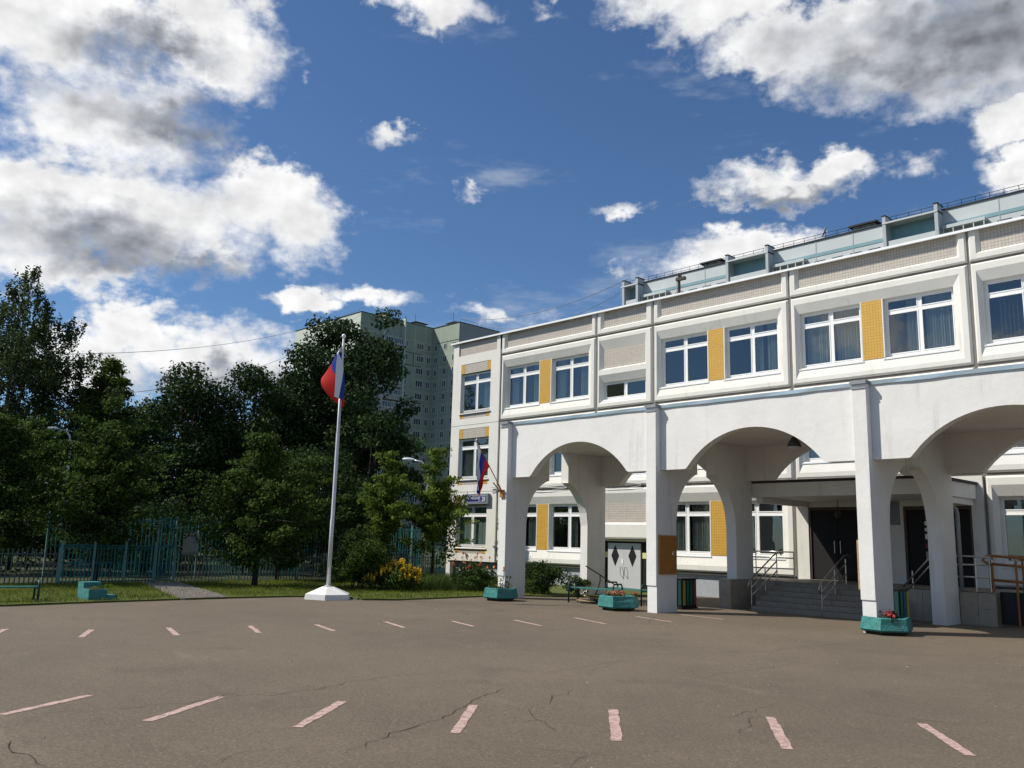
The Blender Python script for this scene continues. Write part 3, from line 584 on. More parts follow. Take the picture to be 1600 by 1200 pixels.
# plinth, joints backing, roof edge, body
for xa_, xb_ in ((-3.45, 6.03), (8.97, 15.0), (21., 27.2)): part(S, 'plinth', MB().box(xa_, xb_, .22, .5, -.1, .80), 'plinth')
for xa_, xb_ in ((-3.5, 6.03), (8.97, 15.0), (21., 27.2)): part(S, 'plinth_shade_ledge', MB().box(xa_, xb_, .09, .5, .801, .86), 'groove')  # closes the panel undersides; shade below them is put into its dark colour
part(S, 'corner_post', MB().box(-3.5, -3.2, 0.0, .4, -.1, .85), 'panel_white')
part(S, 'plinth_vent', MB().box(11.80, 12.12, .205, .225, .06, .34), 'black')
m = MB()
for x in (0., 6., 9., 15., 21., 27.): m.box(x - .1, x + .1, .075, .2, ZG, 11.6)
for z in (ZM, ZT, 10.62): m.box(0.1, 26.9, .085, .2, z - .09, z + .09)
part(S, 'joint_filler', m, 'groove')
part(S, 'joint_line', MB().box(-3.49, -.04, .004, .1, ZT - .02, ZT + .02).box(-3.49, -.04, .004, .1, ZM - .02, ZM + .02), 'groove')
m = MB(); m.box(-3.66, 27.3, -.11, .5, 11.625, 11.655); m.box(-3.66, 27.3, -.11, -.095, 11.575, 11.625)
part(S, 'roof_flashing', m, 'flash_white')
m = MB(); m.box(-3.6, 27.2, .5, 13, 11.3, 11.60); part(S, 'roof', m, 'roof_felt')
m = MB(); m.box(-3.5, -3.2, .351, 13, -.1, 11.55); m.box(26.9, 27.2, .2, 13, -.1, 11.55); m.box(-3.2, 26.9, 12.7, 13, -.1, 11.3); part(S, 'end_wall', m, 'panel_white')
m = MB(); m.box(-3.2, 26.9, 2.6, 2.7, .0, 11.3)
for x in (-.05, 2.9, 5.95, 8.95, 11.9, 14.95, 17.9, 20.95, 23.9): m.box(x, x + .1, .42, 2.6, .8, 11.3)
part(S, 'inner_wall', m, 'room')
m = MB()
for z in (.60, ZM - .10, ZT - .10, 10.45): m.box(-3.2, 26.9, .405, 2.6, z, z + .25)
part(S, 'floor_slab', m, 'room')
# cables along the first joint
for k, (zz, amp) in enumerate(((4.20, .05), (4.12, .09), (4.28, .03))):
    r = random.Random(k); P = [(x, -.03 - .012 * k, zz + amp * math.sin(x * (1.1 + k * .4)) + r.uniform(-.02, .02)) for x in np.arange(-.3, 8.6, .35)]
    part(S, 'cable', MB().tube(P, .014, 5), 'zinc_dull')

# ------------------------------------------------------------------ arcade in front of the entrance
ARC = thing('arcade', 'white plastered arcade with wide arches on slab pillars before the entrance', 'arcade', (9.05, -8.11, 0))
PS = [9.22, 15.22, 21.22, 27.22, 33.22]        # right faces of the pillars; last bay unseen, added to darken the entrance
PW = .34; YF, YW, YR = -8.11, -7.90, -3.13
ZSH, ZCR, ZTOP, ZROOF = 3.87, 4.87, 5.68, 5.02
def soffit(k, n=28):
    """points (x, z) of the underside of bay k from pillar axis to pillar axis"""
    a = PS[k] + .85; b = PS[k] + 6 - PW - .85; c = (a + b) / 2; h = (b - a) / 2; rise = ZCR - ZSH; rad = (h * h + rise * rise) / (2 * rise); zc = ZCR - rad
    pts = [(PS[k] - PW / 2 if k else PS[k] - PW, ZSH), (a - .06, ZSH), (a, ZSH + .015)]
    th = math.asin(h / rad)
    for i in range(1, n): t = -th + 2 * th * i / n; pts.append((c + rad * math.sin(t), zc + rad * math.cos(t)))
    return pts + [(b, ZSH + .015), (b + .06, ZSH), (PS[k] + 6 - PW / 2, ZSH)]
def strip(m, pts, y0, y1, ztop, e0=True, e1=True):
    n = len(pts); vs = []
    for (x, z) in pts: vs += [(x, y0, z), (x, y0, ztop), (x, y1, z), (x, y1, ztop)]
    fs = []
    for i in range(n - 1):
        a, b = 4 * i, 4 * i + 4
        fs += [(a, b, b + 1, a + 1), (a + 2, a + 3, b + 3, b + 2), (a + 2, b + 2, b, a), (a + 1, b + 1, b + 3, a + 3)]
    if e0: fs.append((0, 1, 3, 2))
    if e1: q = 4 * (n - 1); fs.append((q, q + 2, q + 3, q + 1))
    return m.add(vs, fs)
for k in range(4):
    P = soffit(k)
    m = MB(); strip(m, P, YW, -7.62, ZTOP, True, k == 3); part(ARC, 'front_wall', m, 'white_plaster')
    m = MB(); strip(m, P, -3.40, YR, ZROOF, True, k == 3); part(ARC, 'rear_wall', m, 'white_plaster')
    part(ARC, 'ceiling_slab', MB().box(PS[k] - PW if k == 0 else PS[k] - PW / 2, PS[k] + 6 - PW / 2, -7.619, -3.401, 4.93, ZROOF - .003), 'white_plaster')
def tr_arch(y):                          # transverse arch between front and rear pillar
    d = abs(y + 5.64); return min(2.43 + math.sqrt(max(0, 1.53 ** 2 - d * d)), ZSH)
for k, x1 in enumerate(PS):
    x0 = x1 - PW
    m = MB(); g = .72
    m.box(x0 + .02, x1 - .004, YF + .025, -7.172, 0, g); m.cbox(x0, x1, YF, -7.17, g, ZSH - .002, .008)
    ys = np.linspace(-7.17, -6.10, 16); vs = []; xa, xb = x0 + .002, x1 - .002
    for y in ys: z = tr_arch(y); vs += [(xa, y, z), (xb, y, z), (xa, y, ZSH - .001), (xb, y, ZSH - .001)]
    fs = []
    for i in range(len(ys) - 1):
        a, b = 4 * i, 4 * i + 4; fs += [(a, a + 1, b + 1, b), (a, b, b + 2, a + 2), (a + 1, a + 3, b + 3, b + 1)]
    q = 4 * (len(ys) - 1); fs.append((q, q + 1, q + 3, q + 2)); m.add(vs, fs)
    m.box(xa, xb, -7.618, -6.11, ZSH - .002, 4.928)
    m.cbox(x0, x1, YF, YW + .001, ZSH - .002, ZTOP - .06, .008)
    part(ARC, 'pillar', m, 'white_plaster')
    m = MB(); m.cbox(x0, x1, -4.10, YR, 0, ZSH - .002, .01); ys = np.linspace(-5.22, -4.10, 16); vs = []
    for y in ys: z = tr_arch(y); vs += [(xa, y, z), (xb, y, z), (xa, y, ZSH - .001), (xb, y, ZSH - .001)]
    fs = []
    for i in range(len(ys) - 1):
        a, b = 4 * i, 4 * i + 4; fs += [(a, a + 1, b + 1, b), (a, b, b + 2, a + 2), (a + 1, a + 3, b + 3, b + 1)]
    fs.append((0, 2, 3, 1)); m.add(vs, fs); m.box(xa, xb, -5.15, -3.402, ZSH - .002, 4.928)
    part(ARC, 'rear_pillar', m, 'white_plaster')
    part(ARC, 'pillar_cap', MB().box(x0 - .03, x1 + .02, YF - .045, YW - .03, ZTOP - .058, ZTOP + .03).box(x0 - .005, x1 + .005, YF - .02, YF + .01, ZTOP - .17, ZTOP - .13), 'zinc_dull')
    if k in (1,):       # tile cladding of the rear pillar foot
        for i, (ya, yb) in enumerate(((-4.51, -3.98), (-3.97, -3.10))):
            for j, (za, zb) in enumerate(((0.0, .425), (.432, .86))):
                part(ARC, 'tile', MB().box(x0 - .03, x1 + .028, ya, yb, za, zb), 'tile_grey')
for k in range(4):
    x0, x1 = PS[k] + .022, PS[k] + 6 - PW - .032
    n = 12; m = MB(); r = random.Random(k); vs = []
    for i in range(n + 1):
        x = x0 + (x1 - x0) * i / n; e = r.uniform(-.006, .006); vs += [(x, YW - .04 + e, ZTOP - .075 + e), (x, YW - .05, ZTOP + .018 + e), (x, -7.50, ZTOP + .035), (x, YW - .003, ZTOP - .07)]
    fs = []
    for i in range(n): a, b = 4 * i, 4 * i + 4; fs += [(a, b, b + 1, a + 1), (a + 1, b + 1, b + 2, a + 2), (a, a + 3, b + 3, b)]
    m.add(vs, fs); part(ARC, 'flashing', m, 'zinc')
# floodlight under the second vault
fl = thing('floodlight', 'dark dome floodlight hanging under the middle arch', 'lamp', (18.95, -7.3, 4.35))
part(fl, 'bracket', MB().tube([(18.95, -7.3, 4.92), (18.95, -7.3, 4.58)], .03, 8), 'lamp_dark')
part(fl, 'lamp_shade', MB().lathe([(.06, 4.60), (.08, 4.56), (.14, 4.48), (.185, 4.36), (.175, 4.36)], (18.95, -7.3), 16), 'lamp_dark', smooth=True)
part(fl, 'lens', MB().lathe([(.17, 4.358), (.15, 4.32), (.09, 4.29)], (18.95, -7.3), 16), 'curtain_white', smooth=True)
# boards on the pillars
nb = thing('notice_board', 'orange-brown wooden notice board on the side of the middle pillar', 'board', (15.23, -7.62, 1.02))
part(nb, 'panel', MB().box(15.222, 15.25, -7.985, -7.265, 1.06, 2.04), 'wood_board')
part(nb, 'frame', MB().box(15.221, 15.268, -8.02, -7.98, 1.02, 2.08).box(15.221, 15.268, -7.27, -7.23, 1.02, 2.08).box(15.221, 15.268, -7.98, -7.27, 2.04, 2.08).box(15.221, 15.268, -7.98, -7.27, 1.02, 1.06), 'wood_frame')
part(nb, 'lock', MB().box(15.25, 15.262, -7.42, -7.37, 1.55, 1.60).box(15.25, 15.262, -7.42, -7.34, 1.62, 1.64), 'flash_white')
nb = thing('notice_board', 'pale wooden board seen edge-on on the left side of the rightmost pillar', 'board', (20.86, -7.9, .95))
part(nb, 'panel', MB().box(20.845, 20.872, -8.06, -7.25, .98, 2.0), 'wood_board')
part(nb, 'frame', MB().box(20.835, 20.879, -8.10, -8.06, .94, 2.04).box(20.835, 20.879, -7.25, -7.21, .94, 2.04).box(20.835, 20.879, -8.06, -7.25, 2.0, 2.04).box(20.835, 20.879, -8.06, -7.25, .94, .98), 'wood_raw')

# ------------------------------------------------------------------ entrance porch
cn = thing('entrance_canopy', 'flat white entrance canopy with dark roofing felt edge behind the arcade', 'canopy', (18.4, -1.5, 3.4))
part(cn, 'slab', MB().box(14.95, 20.78, -3.10, -.01, 3.38, 3.80), 'white_plaster')
part(cn, 'roof_edge', MB().box(14.88, 20.84, -3.124, -.012, 3.802, 3.88), 'roof_felt')
for xb_ in (15.3, 20.5): part(cn, 'beam', MB().box(xb_, xb_ + .2, -3.0, -.02, 3.20, 3.379), 'white_plaster')
lp = thing('door_lamp', 'small round lamp hanging over the left entrance door', 'lamp', (16.9, -.8, 2.9))
part(lp, 'cord', MB().tube([(16.9, -.8, 3.38), (16.9, -.8, 3.05)], .012, 6), 'black')
part(lp, 'globe', MB().lathe([(.03, 3.07), (.09, 3.02), (.11, 2.95), (.09, 2.87), (.03, 2.83)], (16.9, -.8), 12), 'lamp_dark', smooth=True)
st = thing('entrance_steps', 'grey tiled entrance steps and landing under the canopy', 'steps', (17.8, -4.5, 0))
NST = 6; rise = .83 / NST
for i in range(NST - 1):
    y0 = -4.52 + i * .285
    for j in range(7):
        xa = 15.93 + j * .552; part(st, 'step_tile', MB().cbox(xa, xa + .548, y0, -3.11, i * rise + .001, (i + 1) * rise - (.001), .004), 'step_grey')
part(st, 'landing', MB().box(15.40, 22.1, -3.085, -.03, 0, .815), 'step_grey')
part(st, 'landing_wing', MB().box(13.7, 15.399, -1.3, -.03, 0, .80), 'step_grey')
for j, (xa, xb) in enumerate(((15.42, 15.92), (19.80, 20.28), (20.29, 20.70), (20.71, 20.865), (21.24, 21.66), (21.67, 22.1))):
    for (za, zb) in ((0, .41), (.417, .83)): part(st, 'tile', MB().box(xa, xb, -3.12, -3.086, za, zb), 'tile_grey')
for j in range(8):
    xa = 15.42 + j * .835; part(st, 'landing_tile', MB().box(xa, xa + .827, -3.12, -.04, .816, .834), 'step_grey')
def rail(label, posts, bars, mt='steel', r=.022, cat='handrail', group='handrails of the entrance', name='handrail'):
    t = thing(name, label, cat, posts[0][0], group)
    for a, b in posts: part(t, 'post', MB().tube([a, b], r * .85, 8), mt)
    for P in bars: part(t, 'bar', MB().tube(P, r, 8), mt, smooth=True)
    return t
for (x, lab, z9) in ((15.80, 'steel stair handrail beside the tiled foot of the rear pillar', 0), (18.0, 'steel handrail in the middle of the entrance steps', 0)):
    rail(lab, [((x, -4.25, .14), (x, -4.25, .84)), ((x, -3.45, .55), (x, -3.45, 1.25)), ((x, -2.75, .83), (x, -2.75, 1.55))],
         [[(x, -4.32, .62), (x, -4.42, .70), (x, -4.38, .80), (x, -4.25, .90), (x, -2.85, 1.63), (x, -2.55, 1.68), (x, -2.45, 1.60)], [(x, -4.3, .62), (x, -2.75, 1.42)], [(x, -4.25, .42), (x, -2.75, 1.12)]])
rail('steel guard rail on the landing before the sunlit ground floor window', [((13.82, -.62, .8), (13.82, -.62, 1.7)), ((14.6, -.62, .8), (14.6, -.62, 1.7)), ((15.22, -.62, .83), (15.22, -.62, 1.7))],
     [[(13.7, -.62, 1.7), (15.24, -.62, 1.7)], [(13.7, -.62, 1.5), (15.24, -.62, 1.5)], [(13.7, -.62, 1.15), (15.24, -.62, 1.15)]])
rail('steel landing handrail between the rightmost pillar and its rear pillar', [((20.0, -3.0, .83), (20.0, -3.0, 1.30)), ((20.5, -2.95, .83), (20.5, -2.95, 1.72)), ((21.6, -2.95, .83), (21.6, -2.95, 1.70)), ((21.95, -2.95, .83), (21.95, -2.95, 1.70))],
     [[(19.75, -3.05, .85), (20.5, -2.95, 1.70), (20.7, -2.95, 1.74), (21.98, -2.95, 1.72), (22.02, -2.95, 1.60), (21.95, -2.95, 1.52)], [(19.95, -3.05, .85), (20.5, -2.95, 1.50), (21.95, -2.95, 1.52)], [(20.5, -2.95, 1.2), (21.95, -2.95, 1.2)]])
rail('brown wooden ramp handrail at the right edge', [((22.0, -2.9, .0), (22.0, -2.9, 1.7)), ((22.55, -2.9, 0), (22.55, -2.9, 1.66)), ((23.3, -2.9, 0), (23.3, -2.9, 1.6)), ((25, -2.9, 0), (25, -2.9, 1.5)), ((22.3, -1.5, 0), (22.3, -1.5, 1.7))],
     [[(21.9, -2.9, 1.56), (21.77, -2.9, 1.64), (21.85, -2.9, 1.73), (22.0, -2.9, 1.76), (26.5, -2.9, 1.50)], [(21.9, -2.9, 1.56), (26.5, -2.9, 1.26)], [(22.0, -1.5, 1.76), (26.5, -1.5, 1.5)], [(22.0, -2.9, 1.15), (26.5, -2.9, .95)]], 'wood_orange', .036, group='handrails of the entrance')
rp = thing('ramp', 'dark wheelchair ramp side beside the right entrance door', 'ramp', (24, -2.2, 0))
part(rp, 'side_panel', MB().box(22.12, 26.8, -2.86, -2.82, .05, .86), 'black'); part(rp, 'deck', MB().add([(22.3, -2.82, .82), (26.8, -2.82, .55), (26.8, -1.4, .55), (22.3, -1.4, .82), (22.3, -2.82, .7), (26.8, -2.82, .43), (26.8, -1.4, .43), (22.3, -1.4, .7)], [(0, 1, 2, 3), (7, 6, 5, 4), (0, 4, 5, 1), (2, 6, 7, 3)]), 'step_grey')
dp = thing('drainpipe', 'grey metal drainpipe beside the rear pillar at the right', 'drainpipe', (21.33, -3.04, 0))
part(dp, 'pipe', MB().tube([(21.28, -3.06, .08), (21.28, -3.06, 2.85), (21.25, -3.04, 2.95), (21.18, -3.02, 3.0)], .05, 10), 'zinc_dull', smooth=True)
for z in (.6, 1.6, 2.5): part(dp, 'clamp', MB().lathe([(.058, z), (.058, z + .04)], (21.28, -3.06), 10), 'zinc_dull')
def litter_bin(x0, x1, y0, y1, h, cols, label):
    t = thing('litter_bin', label, 'bin', ((x0 + x1) / 2, (y0 + y1) / 2, 0), 'slatted bins by the entrance')
    part(t, 'box', MB().box(x0 + .03, x1 - .03, y0 + .03, y1 - .03, .06, h - .03), 'black')
    part(t, 'frame', MB().box(x0, x1, y0, y1, h - .03, h).box(x0, x1, y0, y1, .02, .06), 'black')
    n = len(cols); w = (y1 - y0 - .1) / n
    for i, c in enumerate(cols): part(t, 'slat', MB().cbox(x1 - .03, x1 + .004, y0 + .05 + w * (i + .2), y0 + .05 + w * (i + .78), .12, h - .06, .008), c)
    for i in range(4): w2 = (x1 - x0) / 4; part(t, 'slat', MB().cbox(x0 + w2 * (i + .12), x0 + w2 * (i + .88), y0 - .004, y0 + .03, .12, h - .06, .008), 'hoop_paint')
litter_bin(14.15, 14.78, -6.32, -5.52, .88, ('bin_yellow', 'bin_green', 'bin_green', 'bin_red'), 'dark bin with yellow, green and red slats beside the middle pillar')
litter_bin(20.15, 20.74, -5.7, -5.05, .9, ('bin_green', 'bin_blue', 'bin_yellow'), 'dark bin with green, blue and yellow slats behind the rightmost planter')
# ------------------------------------------------------------------ flags, pole, sign
fp = thing('flagpole', 'tall pale metal flagpole on a white stepped concrete foot', 'flagpole', (7.22, -13.36, 0))
hexa = lambda r, c, n=6, a0=0.: [(c[0] + r * math.cos(a0 + 2 * math.pi * k / n), c[1] + r * math.sin(a0 + 2 * math.pi * k / n)) for k in range(n)]
part(fp, 'foot', MB().loft([(hexa(.72, (7.22, -13.36), 6, R(-38)), 0), (hexa(.70, (7.22, -13.36), 6, R(-38)), .15), (hexa(.20, (7.22, -13.36), 6, R(-38)), .35)]), 'white_plaster')
part(fp, 'collar', MB().lathe([(.11, .345), (.11, .38), (.075, .40)], (7.22, -13.36)), 'pole_paint')
part(fp, 'pole', MB().tube([(7.22, -13.36, .34), (7.22, -13.36, 2.3), (7.22, -13.36, 2.32), (7.22, -13.36, 4.9), (7.22, -13.36, 4.92), (7.22, -13.36, 7.86)], [.062, .060, .050, .046, .038, .030], 14), 'pole_paint', smooth=True)
part(fp, 'finial', MB().lathe([(.02, 7.85), (.055, 7.90), (.065, 7.94), (.045, 7.99), (.01, 8.01)], (7.22, -13.36), 12), 'lamp_white', smooth=True)
part(fp, 'halyard', MB().tube([(7.27, -13.33, 1.1), (7.275, -13.325, 4.5), (7.25, -13.34, 7.85)], .006, 5), 'flag_white')
CR = Vector((.6933, .7202, 0.)).normalized(); CF = Vector((-.7202, .6933, 0.))          # flags were photographed blowing along the first of these
def flag(name, label, origin, W, H, fn, nu=40, nv=36):
    m = MB(); vs = []
    for j in range(nv + 1):
        for i in range(nu + 1):
            vs.append(Vector(origin) + fn(i / nu, j / nv))
    fs = []; 
    m.v = [tuple(v) for v in vs]
    for j in range(nv):
        for i in range(nu):
            a = j * (nu + 1) + i; m.f.append((a, a + 1, a + nu + 2, a + nu + 1)); m.m.append(min(2, int(3 * (j + .5) / nv)))
    me = m.mesh(name, origin, smooth=True); o = link(name, me, ('flag_white', 'flag_blue', 'flag_red'), None, origin); return setp(o, label, 'flag')
def cubic(P, t):
    """Catmull-Rom through the points P at t in 0..1"""
    n = len(P) - 1; s = min(n - 1e-6, max(0, t * n)); i = int(s); f = s - i
    p0 = P[max(i - 1, 0)]; p1 = P[i]; p2 = P[i + 1]; p3 = P[min(i + 2, n)]
    return tuple(.5 * (2 * b + (c - a) * f + (2 * a - 5 * b + 4 * c - d) * f * f + (3 * b - a - 3 * c + d) * f ** 3) for a, b, c, d in zip(p0, p1, p2, p3))
# control rows (top edge .. bottom edge): (sideways, towards viewer, height) from the hoist to the fly
F1 = [[(.04, 0, 0), (-.09, .05, -.20), (-.13, .16, -.55), (-.15, .20, -1.10), (-.14, .20, -1.72)],
      [(.03, 0, -.30), (-.17, .00, -.33), (.04, .13, -.66), (.06, .14, -1.10), (.02, .12, -1.77)],
      [(.02, 0, -.60), (-.34, -.04, -.66), (-.20, .04, -1.00), (.12, .06, -1.25), (.13, .04, -1.80)],
      [(.00, 0, -.95), (-.56, -.10, -1.02), (-.60, -.06, -1.32), (-.28, -.06, -1.74), (.09, -.02, -2.02)]]
def f1(u, v):
    row = [cubic([r[c] for r in F1], v) for c in range(5)]; a = cubic(row, u)
    return CR * (a[0] + .02 * math.sin(9 * u + 6 * v) * u) - CF * (a[1] + .05 * math.sin(7 * u + 3 * v) * u) + Vector((0, 0, a[2]))
flag('flag', 'white, blue and red flag drooping from the tall flagpole', (7.22, -13.36, 7.72), 1.6, 1.2, f1)
wf = thing('wall_flag_pole', 'slanting wooden flag staff in a bracket on the leftmost pillar', 'flag staff', (9.05, -8.11, 3.36))
A = Vector((9.03, -8.11, 3.38)); B = Vector((9.0, -9.30, 4.95))
part(wf, 'staff', MB().tube([A, B], .016, 8), 'wood_orange'); part(wf, 'tip', MB().lathe([(.012, B.z - .01), (.03, B.z + .03), (.005, B.z + .09)], (B.x, B.y), 10), 'flag_white')
part(wf, 'bracket', MB().box(8.95, 9.12, -8.17, -8.108, 3.22, 3.46).tube([A + Vector((0, -.04, .02)), A + Vector((0, -.26, .33))], .028, 8).tube([A + Vector((-.05, -.04, 0)), A + Vector((-.08, -.36, .30))], .02, 8), 'wood_frame')
sd = (B - A).normalized()
def f2(u, v):
    base = (A - B) * (v * .47); fold = (.05 * math.sin(7.5 * u + 9 * v) + .035 * math.sin(17 * v + 2 * u)) * min(1, u * 2.2)
    return base + Vector((0, 0, -1)) * (u * (1.52 - .55 * v)) + Vector((0, -1, 0)) * (v * .47 * 1.19 * .74 * u ** .8 - .05 * u * (1 - v)) + Vector((1, 0, 0)) * fold - CF * (.06 * math.sin(12 * v + 3 * u) * u)
flag('flag', 'white, blue and red flag hanging from the staff on the leftmost pillar', tuple(B - sd * .05), 1.2, .9, f2)
sg = thing('street_sign', 'dark blue street name sign with house number on the school wall', 'sign', (-1.28, -.12, 3.5))
part(sg, 'box', MB().cbox(-2.12, -.42, -.16, -.02, 3.52, 4.0, .02), 'sign_grey')
part(sg, 'plate', MB().box(-2.06, -1.02, -.168, -.159, 3.58, 3.92).box(-.95, -.55, -.168, -.159, 3.58, 3.92), 'sign_blue')
part(sg, 'border', MB().box(-2.04, -1.04, -.172, -.167, 3.60, 3.615).box(-.93, -.57, -.172, -.167, 3.60, 3.615).box(-2.04, -1.04, -.172, -.167, 3.885, 3.90).box(-.93, -.57, -.172, -.167, 3.885, 3.90).box(-1.055, -1.04, -.171, -.167, 3.616, 3.884), 'sign_white')
def text(parent, name, s, x, y, z, size, material):
    c = bpy.data.curves.new('t', 'FONT'); c.body = s; c.size = size; c.extrude = .002
    o = bpy.data.objects.new('t', c); COL.objects.link(o); dg = bpy.context.evaluated_depsgraph_get(); dg.update()
    me = bpy.data.meshes.new_from_object(o.evaluated_get(dg)); bpy.data.objects.remove(o); me.materials.clear()
    q = link(name, me, material, parent, Vector((x, y, z)) - wloc(parent)); q.rotation_euler = (R(90), 0, 0); return q
text(sg, 'lettering', 'УЛ.', -2.0, -.172, 3.74, .15, 'sign_white'); text(sg, 'lettering', 'ИНСКАЯ', -1.62, -.172, 3.73, .15, 'sign_white'); text(sg, 'number', '28', -.86, -.172, 3.66, .27, 'sign_white')

# ------------------------------------------------------------------ planters and benches
def planter(c, r, h, rot, label, base=True):
    t = thing('planter', label, 'planter', (c[0], c[1], 0), 'teal hexagonal planters')
    H = lambda q: hexa(q, c, 6, rot)
    rr = random.Random(int(c[0] * 10)); jit = lambda P: [(x + rr.uniform(-.012, .012), y + rr.uniform(-.012, .012)) for x, y in P]
    part(t, 'tub', MB().loft([(H(r * .93), .07), (jit(H(r * 1.04)), .11), (jit(H(r * .99)), h * .6), (jit(H(r * .95)), h - .02), (H(r * .93), h), (H(r * .80), h), (H(r * .78), h - .07)]), 'teal_concrete')
    part(t, 'foot', MB().loft([(H(r * .78), 0), (H(r * .80), .075)]), 'soil')
    part(t, 'soil', MB().loft([(H(r * .79), h - .075), (H(r * .77), h - .045)]), 'soil')
    return t
def foliage(n, pts, size, seed, up=.3, aspect=.6, flat=0.):
    """leaf quads: pts(rng, n) -> positions and outward directions"""
    g = np.random.default_rng(seed); P, O = pts(g, n); n = len(P)
    nr = g.normal(size=(n, 3)) * .75 + O * .7 + np.array([0, 0, up]); nr /= np.linalg.norm(nr, axis=1)[:, None]
    t = g.normal(size=(n, 3)); t -= nr * (t * nr).sum(1)[:, None]; t /= np.linalg.norm(t, axis=1)[:, None]; b = np.cross(nr, t)
    s = size * g.uniform(.6, 1.3, n)[:, None]; w = s * aspect
    v = np.empty((n, 4, 3)); v[:, 0] = P - t * s * .5; v[:, 1] = P + b * w * .5 + t * s * .05; v[:, 2] = P + t * s * .5 - nr * s * .12; v[:, 3] = P - b * w * .5 + t * s * .05
    return v.reshape(-1, 3)
def quadmesh(name, V):
    n = len(V) // 4; me = bpy.data.meshes.new(name); me.vertices.add(4 * n); me.vertices.foreach_set('co', V.astype(np.float32).ravel())
    me.loops.add(4 * n); me.loops.foreach_set('vertex_index', np.arange(4 * n, dtype=np.int32)); me.polygons.add(n)
    me.polygons.foreach_set('loop_start', np.arange(0, 4 * n, 4, dtype=np.int32)); me.polygons.foreach_set('loop_total', np.full(n, 4, np.int32)); me.update(calc_edges=True); me.validate(); return me
def blobpts(blobs, shell=.5):
    B = np.array(blobs, float)                      # cx cy cz rx ry rz
    w = (B[:, 3] * B[:, 4] * B[:, 5]) ** .72; w /= w.sum()
    def f(g, n):
        k = g.choice(len(B), n, p=w); d = g.normal(size=(n, 3)); d /= np.linalg.norm(d, axis=1)[:, None]
        r = shell + (1 - shell) * g.random(n) ** .6; r *= g.normal(1, .10, n)
        return B[k, :3] + d * B[k, 3:] * r[:, None], d
    return f
def leafpart(parent, name, V, material):
    o = link(name, quadmesh(name, V), material, parent)
    if name not in ('crown', 'leaves'): o['kind'] = 'stuff'
    return o
def flowers(c, z, label, kind, n=60, spread=.34, seed=0, tall=False):
    t = thing('flower_clump', label, 'flowers', (c[0], c[1], z), 'flowers in the planters')
    g = random.Random(seed); bl = [(g.uniform(-spread, spread), g.uniform(-spread, spread), g.uniform(.03, .10), .10, .10, .09) for _ in range(9)]
    leafpart(t, 'leaves', foliage(n * 4, blobpts(bl, .2), .075, seed), 'leaf_fruit')
    fb = [(b[0], b[1], b[2] + .07, .10, .10, .06) for b in bl]
    leafpart(t, 'petals', foliage(n * 3, blobpts(fb, .1), .055, seed + 1, aspect=.9), kind)
    leafpart(t, 'pale_petals', foliage(n // 2, blobpts(fb[:4], .1), .05, seed + 2, aspect=.9), 'petal_pink')
    return t
planter((21.33, -7.83 - .05), .56, .37, R(42), 'teal hexagonal planter with dark red flowers before the rightmost pillar')
flowers((21.33, -7.88), .32, 'dark red and orange flowers in the planter at the rightmost pillar', 'petal_red', seed=1)
planter((14.02, -8.25), .58, .40, R(-6), 'teal hexagonal planter with pink flowers between the leftmost and middle pillars')
flowers((14.02, -8.25), .34, 'pink flowers in the planter beside the benches', 'petal_pink', seed=2)
planter((9.75, -8.75), .56, .38, R(7), 'teal hexagonal planter with tall sparse stems at the foot of the leftmost pillar')
t = thing('tall_flower', 'tall sparse stems with one orange bloom in the planter at the leftmost pillar', 'flowers', (9.75, -8.75, .33), 'flowers in the planters')
for i, (dx, dy, h) in enumerate(((-.16, -.1, .52), (.06, .05, .62), (.16, .1, .42), (.26, .14, .40), (-.02, .0, .3))):
    part(t, 'stem', MB().tube([(9.75 + dx * .6, -8.75 + dy * .6, .31), (9.75 + dx * .9, -8.75 + dy * .9, .31 + h * .5), (9.75 + dx, -8.75 + dy, .31 + h)], .006, 5), 'leaf_fruit')
    leafpart(t, 'leaves', foliage(26, blobpts([(dx, dy, h * .95, .06, .06, .05), (dx * .8, dy * .8, h * .5, .06, .06, .08)], .2), .06, 30 + i), 'leaf_fruit')
leafpart(t, 'bloom', foliage(16, blobpts([(.06, .05, .66, .035, .035, .04)], .1), .06, 44, aspect=.9), 'petal_orange')
flowers((9.75, -8.75), .31, 'low green seedlings in the planter at the leftmost pillar', 'leaf_bright', n=20, seed=5)
